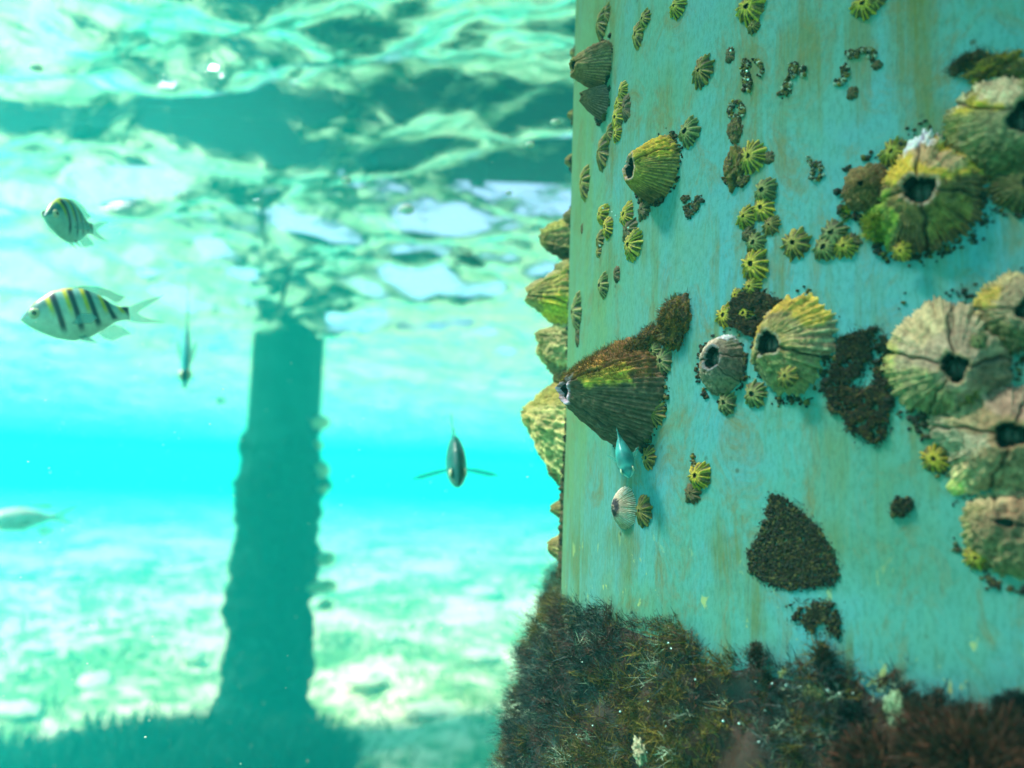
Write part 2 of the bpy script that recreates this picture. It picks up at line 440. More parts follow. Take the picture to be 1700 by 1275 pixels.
def shell_arrays(r, apex, orad, seed=1, ribs=40, rib=0.05, frill=0.06, lump=0.05, rim=None, sut=(), c0=TAN, c1=TAN,
                 trough=None, patches=(), nth=300, ns=46, curved=True, bulge=0.045, oaspect=1.0, steps=0.02, orim=None, lipcol=None, tw=.42, sdepth=0.036, rise=1.0):
    rng = np.random.RandomState(seed)
    th = np.linspace(0, 2 * PI, nth, endpoint=False)
    ax, ay, h = apex
    base = r * periodic(th, rim)
    # slow wobble and sharp rib comb
    wob = sum(rng.uniform(-1, 1) * np.sin(k * th + rng.uniform(0, 6.28)) / k for k in range(2, 9))
    base = base * (1 + 0.07 * wob)
    ph = ribs * th + 1.5 * np.sin(3 * th + rng.uniform(0, 6)) + 1.0 * np.sin(7 * th + rng.uniform(0, 6))
    ridge = (1 - np.abs(np.sin(ph / 2))) ** 1.4
    ramp = 0.55 + 0.45 * np.sin(5 * th + rng.uniform(0, 6)) * np.sin(11 * th + rng.uniform(0, 6))
    hi = rng.uniform(-1, 1, nth); hi = np.convolve(np.concatenate([hi[-3:], hi, hi[:3]]), np.ones(3) / 3, 'same')[3:-3]
    base = base * (1 + frill * (ridge * 1.1 - 0.4) * ramp + frill * 0.5 * hi)
    bx, by = base * np.cos(th), base * np.sin(th)
    oo = orad * periodic(th, orim) * (1 + 0.10 * np.sin(2 * th + seed) + 0.07 * np.sin(3 * th + 2 * seed))
    pa = th + seed * 1.7; ke = 1.35 + .5 * ((seed * 37) % 10) / 10; kite = (np.abs(np.cos(pa)) ** ke + np.abs(np.sin(pa)) ** ke) ** (-1 / ke); oo = oo * kite * 1.12 * (1 + .10 * np.sin(3 * th + 5 * seed) + .03 * np.sin(9 * th + seed) + .02 * np.sin(17 * th))
    kk = max(3, int(ribs / 6)); base = base * (1 + frill * 1.3 * (np.abs(np.sin(kk * th + 1.4 * np.sin(2 * th + seed) + seed)) ** .7 - .65))
    bx, by = base * np.cos(th), base * np.sin(th)
    ox, oy = ax + oo * np.cos(th), ay + oo * oaspect * np.sin(th)
    S = np.linspace(0, 1, ns)[:, None] ** 1.0
    X = bx[None] * (1 - S) + ox[None] * S; Y = by[None] * (1 - S) + oy[None] * S
    zc = (np.sqrt(np.maximum(PR ** 2 - X ** 2, 0)) - PR) if curved else np.zeros_like(X)
    lipz = h * (1 + 0.035 * np.sin(2 * th + 1.3 * seed) + 0.02 * np.sin(5 * th + seed))
    Z = zc * (1 - S) + lipz[None] * (S ** rise) + bulge * r * np.sin(PI * S) - 0.004 * (1 - S) ** 4
    # rib relief along the outward/up direction
    fade = (1 - S) ** 0.5 * (0.35 + 0.65 * (1 - S))
    rel = rib * r * (ridge[None] - 0.5) * ramp[None] * fade
    rel = rel + steps * r * (np.abs(np.sin(9 * PI * S ** 0.8 + 0.8 * np.sin(4 * th[None] + seed))) ** 0.5 - 0.5) * (1 - S) * np.ones_like(X)
    cols_noise = None
    g = np.zeros_like(X)
    for k, (a0, wsc) in enumerate(sut):
        a = np.radians(a0) + 0.06 * np.sin(5 * S + k + seed) + 0.03 * np.sin(17 * S + 2 * k)
        d = angd(th[None], a) * (base[None] * (1 - S) + orad * S)
        wd = 0.017 * r * wsc + 0.007 * r
        g = np.maximum(g, np.exp(-(d / wd) ** 2) * smooth01(S * 5 + 0.2))
    rel = rel - sdepth * r * 2.0 * g
    P = np.stack([X.ravel(), Y.ravel(), Z.ravel()], 1)
    n1 = fnoise(P / r, 2.2, seed, 3).reshape(X.shape); n2 = fnoise(P / r, 9.0, seed + 3, 3).reshape(X.shape)
    n3 = fnoise(P / r, 24.0, seed + 9, 2).reshape(X.shape) if nth > 200 else 0 * n2
    rel = rel + lump * r * (1.15 * n1 * (1 - S * 0.7) * smooth01(S * 3 + .3) + 0.55 * n2 + .22 * n3)
    out = np.stack([np.cos(th), np.sin(th)], 0)
    sl = max(0.25, min(0.95, h / math.hypot(r, h)))
    X = X + rel * out[0][None] * sl; Y = Y + rel * out[1][None] * sl; Z = Z + rel * math.sqrt(1 - sl * sl)
    # colours
    t = smooth01(S + 0.35 * n1)
    C = lerp3(c0, c1, t * np.ones_like(X))
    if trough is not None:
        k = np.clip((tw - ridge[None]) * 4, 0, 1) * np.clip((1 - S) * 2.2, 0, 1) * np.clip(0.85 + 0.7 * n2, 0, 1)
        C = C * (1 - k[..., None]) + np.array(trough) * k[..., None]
    for (a0, hw, s0, s1, pc, st) in patches:
        m = smooth01((np.radians(hw) - angd(th[None], np.radians(a0))) / 0.25 + 0.9 * n1 + 0.4 * n2 + 0.3) * smooth01((S - s0) / 0.12 + 0.5 + 0.8 * n2) * smooth01((s1 - S) / 0.12 + 0.5 + 0.8 * n2)
        m = np.clip(m * st, 0, 1)
        C = C * (1 - m[..., None]) + np.array(pc) * m[..., None]
    C = C * (1 - 0.85 * g[..., None]) + np.array((0.02, 0.018, 0.008)) * (0.85 * g[..., None])
    C = C * (1 + 0.55 * n2[..., None] + .35 * n3[..., None]).clip(0.3, 1.7)
    dm = smooth01(n1 * 1.5 - .15) * .4; C = C * (1 - dm[..., None]) + np.array((.05, .042, .012)) * dm[..., None]
    if lipcol is not None:
        m = smooth01((S - 0.975) / 0.02) * np.clip(.55 + .9 * n2, 0, 1); C = C * (1 - m[..., None]) + np.array(lipcol) * m[..., None]
    V = [np.stack([X, Y, Z], 2).reshape(-1, 3)]; CC = [C.reshape(-1, 3)]
    UV = [np.stack([np.cos(th)[None] * 1.6 + 0 * S, np.sin(th)[None] * 1.6 + 0 * S, S + 0 * X], 2).reshape(-1, 3)]
    # inner wall
    last = V[0][-nth:]
    cen = np.array([ax, ay, 0]); inn = []
    for (q, dz) in ((0.90, 0.02), (0.80, -0.06), (0.74, -0.25), (0.70, -0.5), (0.35, -0.55), (0.02, -0.55)):
        ring = last.copy(); ring[:, :2] = cen[:2] + (last[:, :2] - cen[:2]) * q; ring[:, 2] = last[:, 2] + dz * h * (1 if dz < 0 else 0.5)
        inn.append(ring)
    V += inn; CC += [np.tile(C[-1], (1, 1)) for _ in inn]; UV += [UV[0][-nth:] for _ in inn]
    V = np.concatenate(V); CC = np.concatenate(CC); UV = np.concatenate(UV)
    # seam-safe streak coordinate: angle around x, s along y
    thn = np.tile(np.abs(((th / (2 * PI)) * 2) % 2 - 1), ns + len(inn))
    UV = np.stack([thn * 3.0, UV[:, 2], np.zeros(len(thn))], 1)
    Fq = grid_faces(nth, ns + len(inn))
    mi = np.zeros(len(Fq), int); mi[(ns + 1) * nth:] = 1
    return V, Fq, mi, CC, UV

def operculum(parent, apex, orad, h, seed=0, oaspect=1.0):
    ax, ay, hh = apex
    n = 24; V = []; rows = 6
    for j in range(rows):
        q = 1 - j / (rows - 1)
        for i in range(n):
            t = 2 * PI * i / n
            x = 0.72 * orad * q * math.cos(t); y = 0.72 * orad * oaspect * q * math.sin(t)
            z = (1 - q ** 2) * 0.35 * orad - 0.22 * orad * math.exp(-(x / (0.09 * orad)) ** 2) + 0.03 * orad * math.sin(22 * y / orad)
            V.append((ax + x, ay + y, hh - 0.42 * h + z))
    return new_mesh('operculum', V, grid_faces(n, rows), M_OPERC, parent)

ICO = None
def ico():
    global ICO
    if ICO is None:
        import bmesh
        bm = bmesh.new(); bmesh.ops.create_icosphere(bm, subdivisions=1, radius=1)
        ICO = (np.array([v.co[:] for v in bm.verts]), np.array([[v.index for v in f.verts] for f in bm.faces])); bm.free()
    return ICO
EG_ = 'barnacles in profile along the left edge of the near pile'
def base_crust(parent, ring, r, seed):
    """dark grit and short weed collected round the foot of a shell"""
    rng = np.random.RandomState(seed + 500); V0, F0 = ico(); n = int(160 + 15000 * r)
    th = rng.uniform(0, 2 * PI, n); wgt = .5 + .5 * np.sin(3 * th + seed) * np.sin(5 * th + 2 * seed) - .25 * np.sin(th)
    keep = rng.uniform(0, 1, n) < np.clip((wgt - .35) * 2.2, .02, 1); th = th[keep]; n = len(th)
    q = (.99 + .045 * rng.normal(size=n))
    ri = ((th / (2 * PI)) * len(ring)).astype(int) % len(ring)
    if n < 25: return
    V = []; Fq = []; C = []
    sc = rng.uniform(.00025, .0008, n) * (1 + (rng.rand(n) < .08))
    for i in range(n):
        x, y = float(ring[ri[i], 0] * q[i]), float(ring[ri[i], 1] * q[i])
        z = math.sqrt(max(PR * PR - x * x, 0)) - PR
        V.append(V0 * sc[i] * rng.uniform(.6, 1.4, 3) * rng.uniform(.8, 1.2, (len(V0), 1)) + np.array([x, y, z + sc[i] * .5])); Fq.append(F0 + i * len(V0))
        c = ((.010, .008, .003), (.03, .022, .006), (.08, .07, .012), (.006, .008, .006))[rng.randint(4)]
        C.append(np.tile(np.array(c) * rng.uniform(.6, 1.5), (len(V0), 1)))
    bc = new_mesh('base_crust', np.concatenate(V), np.concatenate(Fq), M_CRUST, parent, True, None, np.concatenate(C)); bc['kind'] = 'stuff'
def px_m(p):            # metres per photograph pixel at point p
    return (p - C0).dot(-C3.col[2]) / F

def big(label, base, r, apex, hr, orad, group='large barnacles on the near pile', M=None, name='barnacle', cat='barnacle', oper=True, **kw):
    if M is None:
        p = hit(*base); M = frame_at(p)
    p = M.translation
    s = px_m(p); rm = r * s; h = hr * rm
    if apex is not None:
        ap = M.inverted() @ hit(apex[0], apex[1], h)
        ap = (ap.x, ap.y, ap.z)
        if kw.pop('clampx', None): pass
    else: ap = kw.pop('ap', (0, 0, 1)); ap = (ap[0] * rm, ap[1] * rm, h)
    e = empty(name, M); tag(e, label, cat, group)
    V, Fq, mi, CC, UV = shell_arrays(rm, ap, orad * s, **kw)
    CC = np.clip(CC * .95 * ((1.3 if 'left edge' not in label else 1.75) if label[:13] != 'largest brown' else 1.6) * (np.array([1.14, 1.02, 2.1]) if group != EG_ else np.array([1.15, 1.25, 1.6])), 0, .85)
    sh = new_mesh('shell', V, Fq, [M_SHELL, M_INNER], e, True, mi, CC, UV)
    if oper: operculum(e, ap, orad * s, h)
    if name == 'barnacle': base_crust(e, V[:kw.get('nth', 300)], rm, kw.get('seed', 1))
    return e, sh

def strips(roots, dirs, length, width, col, seed=0, bend=0.5, seg=3, up=None):
    """many tapering blades as one set of arrays"""
    rng = np.random.RandomState(seed)
    n = len(roots); D = dirs / np.linalg.norm(dirs, axis=1, keepdims=True)
    rnd = rng.normal(size=(n, 3)); side = np.cross(D, rnd); side /= np.linalg.norm(side, axis=1, keepdims=True)
    bd = np.cross(side, D) * bend * rng.uniform(-1, 1, (n, 1))
    if up is not None: bd = bd + np.array(up)[None] * bend * 0.4
    L = np.broadcast_to(length, (n,))[:, None]; Wd = np.broadcast_to(width, (n,))[:, None]
    P = []
    for k in range(seg + 1):
        t = k / seg
        c = roots + D * L * t + bd * L * t * t
        ww = Wd * (1 - 0.85 * t ** 1.5)
        P += [c - side * ww / 2, c + side * ww / 2]
    V = np.stack(P, 1)                       # n, 2(seg+1), 3
    m = 2 * (seg + 1)
    idx = np.arange(n)[:, None, None] * m
    q = np.array([[2 * k, 2 * k + 1, 2 * k + 3, 2 * k + 2] for k in range(seg)])[None]
    Fq = (idx + q).reshape(-1, 4)
    C = np.repeat(np.asarray(col)[:, None, :], m, 1).reshape(-1, 3) if np.ndim(col) == 2 else np.tile(np.array(col), (n * m, 1))
    return V.reshape(-1, 3), Fq, C
def fuzz_on(sh, name, parent, frac, n, length, width, cols, seed=0, sel=None, bend=0.6):
    """short filaments rooted on a shell's faces"""
    rng = np.random.RandomState(seed)
    me = sh.data; nv = len(me.vertices)
    co = np.empty(nv * 3, np.float32); me.vertices.foreach_get('co', co); co = co.reshape(-1, 3)
    no = np.empty(nv * 3, np.float32); me.vertices.foreach_get('normal', no); no = no.reshape(-1, 3)
    idx = np.arange(nv)
    if sel is not None: idx = idx[sel(co)]
    if len(idx) == 0: return None
    pick = rng.choice(idx, n)
    sgn = np.sign((no[pick] * (co[pick] - np.array([co[:, 0].mean(), co[:, 1].mean(), -0.01]))).sum(1))[:, None]
    sgn[sgn == 0] = 1
    D = no[pick] * sgn + rng.normal(scale=0.45, size=(n, 3))
    cc = np.array(cols)[rng.randint(0, len(cols), n)] * rng.uniform(0.6, 1.4, (n, 1))
    V, Fq, C = strips(co[pick] + rng.normal(scale=length * 0.2, size=(n, 3)), D, length * rng.uniform(0.5, 1.4, n), width, cc, seed, bend)
    return new_mesh(name, V, Fq, M_TURF, parent, True, None, C)

B = dict
# --- cones on the left of the pile, seen from the side
big('tan ribbed cone barnacle pointing left, topmost cone on the left side of the near pile', (1001, 108), 44, (950, 112), 1.30, 15,
    seed=3, ribs=46, rib=0.06, sut=((118, 1.6), (-115, 1.2), (20, .7)), c0=TAN, c1=(0.276, 0.194, 0.037), trough=(0.147, 0.101, 0.031), patches=((110, 38, .45, 1, YEL, 1), (75, 60, .0, .5, BRN, .5)), frill=.04)
big('small grey brown ribbed cone barnacle fused under the topmost tan cone', (1001, 172), 32, (964, 160), 1.25, 6,
    seed=4, ribs=34, rib=0.08, c0=(0.221, 0.173, 0.074), c1=(0.202, 0.137, 0.031), trough=(0.083, 0.058, 0.019), frill=.05, nth=220, ns=34)
big('smooth yellow cone barnacle with a dark opening facing left', (1092, 281), 61, (1044, 277), 1.02, 17,
    seed=5, ribs=56, rib=0.045, sut=((22, 1.2), (150, .8), (-120, .8)), c0=(0.313, 0.223, 0.031), c1=(0.423, 0.302, 0.025), trough=(0.138, 0.101, 0.019),
    patches=((80, 75, .18, 1, YEL, 1), (-100, 40, 0, .5, BRN, .8)), lipcol=(0.460, 0.331, 0.155), frill=.035, oaspect=1.1)
D_, Dsh = big('largest brown cone barnacle with a white rimmed opening, half coated in red brown fuzz', (1046, 655), 100, (938, 645), 1.20, 22,
    seed=6, ribs=70, rib=0.035, sut=((35, .7), (-60, .7)), c0=(0.120, 0.083, 0.025), c1=(0.110, 0.079, 0.022), trough=(0.064, 0.043, 0.014),
    patches=((75, 60, .1, 1, RST, .9), (20, 18, .35, .85, (0.386, 0.288, 0.019), 1), (55, 25, .6, 1, (0.368, 0.194, 0.019), .9)), lipcol=(0.552, 0.432, 0.279), frill=.03, nth=420, ns=60, rim=((90, 1.03), (0, 1.0), (-90, 1.02), (180, .95)), sdepth=.03)
fuzz_on(Dsh, 'algae_fuzz', D_, 1, 5200, .0022, .00022, [RST, BRN, (0.276, 0.130, 0.012), (0.064, 0.036, 0.012), (0.331, 0.202, 0.019)], 3, lambda c: (c[:, 1] > .004 + .0 * c[:, 0]) & (c[:, 2] > .002))
# --- face-on large shells
big('grey barnacle with white top rim and hooded opening beside the yellow fan shaped one', (1198, 608), 58, (1181, 594), .62, 17,
    seed=7, ribs=38, rib=0.03, sut=((-42, .8), (12, .9), (175, .9)), c0=(0.184, 0.180, 0.050), c1=(0.202, 0.166, 0.062), rim=((90, .98), (60, 1.0), (0, .85), (-90, 1.0), (180, .95)),
    patches=((120, 50, .0, .85, (0.506, 0.418, 0.161), 1), (70, 18, 0, .5, WHT, .9), (0, 35, .2, .9, (0.156, 0.115, 0.043), .8)), lipcol=(0.230, 0.216, 0.124), oaspect=1.2, frill=.045)
big('yellow fan shaped barnacle with scalloped plates and a dark opening at its left', (1323, 573), 92, (1272, 570), .55, 21,
    seed=8, ribs=36, rib=0.07, sut=((128, 1.1), (-22, 1.1), (-150, .9)), c0=PALE, c1=(0.313, 0.259, 0.043), trough=(0.184, 0.122, 0.037),
    rim=((90, 1.0), (50, 1.03), (15, .98), (-10, .92), (-32, .62), (-50, .86), (-85, 1.08), (-120, .95), (180, .93), (150, .82), (120, 1.0)),
    patches=((70, 50, .05, .6, YEL, .8), (140, 20, 0, .9, YEL, .8), (-75, 45, 0, 1, (0.202, 0.216, 0.043), .9)), lipcol=(0.276, 0.259, 0.099), oaspect=1.15, frill=.08)
G_, Gsh = big('big gold and brown barnacle with a white upper plate and a wide black opening', (1531, 325), 110, (1524, 313), .62, 28,
    seed=9, ribs=64, rib=0.045, sut=((92, .8), (-84, 1.8), (-14, 1.5), (178, .9)), c0=(0.156, 0.101, 0.019), c1=(0.202, 0.144, 0.022), trough=(0.092, 0.061, 0.019),
    rim=((90, 1.17), (80, 1.13), (72, .95), (104, 1.0), (112, .9), (60, .86), (35, .92), (0, .97), (-40, 1.0), (-90, 1.0), (-130, .96), (-160, .92), (165, .78), (130, .78)),
    patches=((80, 75, .12, 1, YEL, 1), (60, 45, .35, .8, (0.442, 0.259, 0.093), .7), (92, 16, 0, .42, WHT, 1.2), (200, 35, .0, .75, GRN, .9), (-45, 40, .3, .95, (0.184, 0.158, 0.019), .9)), lipcol=(0.423, 0.288, 0.112), frill=.07, oaspect=.98)
big('pale grey green barnacle with four clear plates and a round black opening', (1566, 592), 116, (1583, 609), .58, 25,
    seed=10, ribs=92, rib=0.03, sut=((88, .5), (-2, 1.3), (165, .8), (-110, .4)), c0=(0.313, 0.274, 0.081), c1=(0.313, 0.238, 0.081),
    rim=((90, .98), (60, .86), (40, .80), (10, .88), (-20, .98), (-60, 1.0), (-90, .98), (-130, .96), (180, .98), (150, .95), (120, 1.0)),
    patches=((120, 30, .1, .7, (0.423, 0.346, 0.093), .8), (180, 30, 0, .35, (0.350, 0.331, 0.050), .9), (230, 50, 0, .9, (0.202, 0.216, 0.043), .8), (-20, 30, .1, .9, (0.156, 0.108, 0.037), .9)), lipcol=(0.331, 0.259, 0.074), frill=.06)
big('olive green barnacle with a pale yellow ledge in the upper right corner', (1648, 212), 93, (1700, 192), .66, 28,
    seed=11, ribs=66, rib=0.05, sut=((138, 1.6), (-60, .8)), c0=(0.239, 0.209, 0.031), c1=(0.202, 0.194, 0.050),
    patches=((110, 38, .2, .95, (0.607, 0.446, 0.136), 1), (140, 14, .3, .9, YEL, 1), (-90, 60, 0, .8, (0.110, 0.122, 0.025), .8)), frill=.07, lump=.07)
big('pale barnacle with a knobbly yellow upper rim cut by the right edge', (1692, 517), 84, (1706, 512), .6, 21,
    seed=12, ribs=50, rib=0.06, sut=((172, 1.0),), c0=(0.350, 0.274, 0.074), c1=(0.313, 0.238, 0.074),
    rim=((90, .95), (120, 1.0), (150, 1.0), (180, .88), (-150, .9), (-90, .98), (0, 1)),
    patches=((150, 25, 0, .6, (0.534, 0.360, 0.037), 1), (110, 25, 0, .4, (0.460, 0.360, 0.087), .9), (-110, 60, 0, .8, (0.120, 0.130, 0.025), .9)), frill=.10, lump=.09)
big('dark green ribbed barnacle half hidden below the olive green corner one', (1692, 300), 60, (1708, 300), .5, 12,
    seed=13, ribs=30, rib=0.08, c0=(0.129, 0.137, 0.019), c1=(0.110, 0.108, 0.019), trough=(0.046, 0.043, 0.012), frill=.09)
big('large brown green barnacle with a round black opening, below the pale four plated one', (1655, 727), 113, (1677, 722), .60, 25,
    seed=14, ribs=74, rib=0.04, sut=((170, .8), (-100, .9), (60, .9)), c0=(0.258, 0.230, 0.062), c1=(0.276, 0.187, 0.050),
    rim=((90, .9), (130, .92), (165, 1.05), (180, 1.02), (200, .78), (225, 1.05), (240, 1.05), (-100, .92), (-60, 1), (0, 1)),
    patches=((75, 40, .1, .9, (0.368, 0.238, 0.087), .8), (228, 12, 0, .4, (0.570, 0.446, 0.099), 1), (190, 22, .0, .95, (0.313, 0.288, 0.099), .8)), lipcol=(0.368, 0.245, 0.062), frill=.06, lump=.07)
big('dull olive barnacle with a slit opening, lowest of the right edge cluster', (1694, 884), 97, (1668, 868), .5, 15,
    seed=15, ribs=36, rib=0.04, sut=((-5, 1.8), (120, .8)), c0=(0.184, 0.187, 0.037), c1=(0.221, 0.151, 0.043),
    patches=((120, 35, 0, .7, (0.423, 0.317, 0.087), .9), (60, 30, .2, .95, (0.368, 0.216, 0.062), .9)), oaspect=.6, frill=.05, lump=.08)
G2, G2sh = big('brown lumpy film covered barnacle against the left flank of the gold and brown one', (1436, 312), 50, (1428, 304), .75, 6,
    seed=16, ribs=20, rib=0.05, c0=(0.110, 0.072, 0.015), c1=(0.184, 0.122, 0.019), lump=.14, patches=((110, 50, 0, .8, (0.202, 0.137, 0.025), .8),), frill=.06, nth=220, ns=36)
# limpet
big('pale striped limpet shell with a dark tip on the lower left of the near pile', (1037, 843), 42, (1017, 843), .62, 2.5, name='limpet', cat='limpet', group=None, oper=False,
    seed=17, ribs=58, rib=0.06, c0=(.80, .70, .28), c1=(.62, .52, .2), trough=(.20, .15, .04), patches=((0, 180, .72, 1, (.05, .045, .03), 1), (-100, 40, 0, .5, (.30, .26, .06), .6)), frill=.04, nth=320, ns=36, lump=.02)

# --- shells growing past the pile's edge, seen in profile
EG = 'barnacles in profile along the left edge of the near pile'
def edge(label, py, dth, r, hr, orad, tilt=0, **kw):
    M = frame_at(edge_point(py, dth)) @ Matrix.Rotation(R_(tilt), 4, 'Z')
    return big(label, None, r, None, hr, orad, group=EG, M=M, **kw)
ET = dict(c0=(0.258, 0.187, 0.056), c1=(0.202, 0.137, 0.031), trough=(0.110, 0.072, 0.025))
edge('topmost angular barnacle in profile on the left edge of the near pile', 350, .10, 42, 1.25, 11, seed=21, ribs=16, rib=.10, lump=.13, ap=(0, .15), frill=.10, **ET, patches=((90, 70, .2, 1, (0.331, 0.245, 0.050), .9), (-90, 60, 0, .7, DRK, .8)))
edge('small knobbed barnacle wedged above the pointed one on the left edge', 415, .07, 24, 1.1, 6, seed=22, ribs=10, rib=.1, lump=.15, ap=(0, .3), nth=160, ns=26, **ET, patches=((0, 180, .3, 1, (0.230, 0.180, 0.056), .9),))
edge('sharp pointed barnacle with a yellow flank in profile on the left edge', 456, .09, 60, 1.22, 9, seed=23, ribs=30, rib=.05, lump=.08, ap=(0, .08), sut=((190, 1.2), (-20, 1.0)), frill=.06, c0=(0.294, 0.209, 0.037), c1=(0.248, 0.173, 0.043), trough=(0.138, 0.086, 0.019), patches=((-60, 50, 0, .6, (0.386, 0.274, 0.019), .9), (90, 50, .2, 1, (0.239, 0.173, 0.062), .8)))
edge('pale blocky barnacle with a notched outline in profile on the left edge', 560, .09, 52, 1.02, 14, seed=24, ribs=12, rib=.09, lump=.15, ap=(0, .35), frill=.08, c0=(0.350, 0.266, 0.093), c1=(0.248, 0.180, 0.050), trough=(0.221, 0.158, 0.056), sut=((30, .8),), patches=((-90, 40, 0, .6, (0.092, 0.072, 0.025), .8),))
edge('dark mossy barnacle squeezed between the blocky one and the broad one on the left edge', 612, .07, 26, .9, 6, seed=25, ribs=12, rib=.12, lump=.18, ap=(0, 0), nth=160, ns=26, c0=(0.083, 0.072, 0.019), c1=(0.110, 0.086, 0.019), trough=(0.037, 0.029, 0.012))
E4, E4sh = edge('broad pale barnacle with a spiked tip, the largest in profile on the left edge', 716, .065, 92, .80, 9, seed=26, ribs=34, rib=.035, lump=.09, ap=(0, .38), sut=((-60, .9), (200, .7)), frill=.05, c0=(0.350, 0.274, 0.087), c1=(0.276, 0.194, 0.043), trough=(0.239, 0.180, 0.056), patches=((90, 60, .1, .8, (0.202, 0.144, 0.025), .9), (-90, 24, .2, .9, (0.184, 0.130, 0.037), .7)), nth=360, ns=54)
edge('brown ragged shell hanging below the broad one on the left edge', 775, .045, 34, .75, 6, seed=27, ribs=14, rib=.1, lump=.16, ap=(0, -.1), c0=(0.221, 0.158, 0.043), c1=(0.120, 0.079, 0.019), trough=(0.092, 0.065, 0.019), nth=200, ns=30)
edge('little pale pointed barnacle low on the left edge of the near pile', 850, .035, 19, 1.1, 4, seed=28, ribs=12, rib=.08, lump=.1, ap=(0, 0), nth=140, ns=24, **ET)
edge('lowest squat barnacle on the left edge, just above the turf algae', 924, .03, 27, .85, 6, seed=29, ribs=14, rib=.08, lump=.1, ap=(0, .2), nth=160, ns=26, **ET)
for (y, r, s, lb) in ((42, 11, 31, 'tiny yellowish barnacle on the left edge near the top of the photo'), (150, 12, 32, 'tiny barnacle on the left edge below the cone barnacles'), (230, 15, 33, 'tiny pointed barnacle on the left edge level with the yellow cone'), (318, 17, 34, 'tiny yellow barnacle on top of the profile row')):
    edge(lb, y, .012 if y < 300 else .05, r, .8, 3, seed=s, ribs=9, rib=.12, lump=.1, ap=(0, 0), nth=90, ns=16, **ET)

# --- small ribbed barnacles: a few kinds, then copies
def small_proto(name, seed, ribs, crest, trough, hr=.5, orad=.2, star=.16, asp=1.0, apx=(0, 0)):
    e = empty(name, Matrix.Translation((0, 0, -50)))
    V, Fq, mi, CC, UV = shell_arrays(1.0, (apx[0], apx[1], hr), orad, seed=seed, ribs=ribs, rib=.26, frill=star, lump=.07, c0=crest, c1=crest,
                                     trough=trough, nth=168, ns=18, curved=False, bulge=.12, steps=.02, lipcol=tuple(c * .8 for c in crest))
    sh = new_mesh('shell', V, Fq, [M_SMALL, M_INNER], e, True, mi, CC, UV)
    operculum(e, (apx[0], apx[1], hr), orad, hr)
    return e
PT = {
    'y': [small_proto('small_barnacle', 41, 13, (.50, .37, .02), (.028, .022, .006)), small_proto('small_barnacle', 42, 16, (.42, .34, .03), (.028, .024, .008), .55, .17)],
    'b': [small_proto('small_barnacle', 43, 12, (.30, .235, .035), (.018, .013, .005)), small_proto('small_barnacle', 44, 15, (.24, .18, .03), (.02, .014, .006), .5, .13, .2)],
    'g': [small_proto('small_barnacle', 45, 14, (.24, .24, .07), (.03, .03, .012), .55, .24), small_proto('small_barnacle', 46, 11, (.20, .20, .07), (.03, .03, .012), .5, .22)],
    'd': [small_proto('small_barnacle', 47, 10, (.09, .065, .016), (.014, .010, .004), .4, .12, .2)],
}
used = set()
rs = random.Random(11)
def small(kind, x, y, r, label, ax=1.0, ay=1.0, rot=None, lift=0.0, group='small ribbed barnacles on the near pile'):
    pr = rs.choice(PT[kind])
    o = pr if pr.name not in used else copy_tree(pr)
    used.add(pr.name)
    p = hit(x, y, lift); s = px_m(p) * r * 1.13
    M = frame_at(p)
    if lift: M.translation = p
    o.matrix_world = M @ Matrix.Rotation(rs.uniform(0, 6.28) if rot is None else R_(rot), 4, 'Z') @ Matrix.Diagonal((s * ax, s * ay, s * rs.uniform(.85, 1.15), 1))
    tag(o, label, 'barnacle', group)
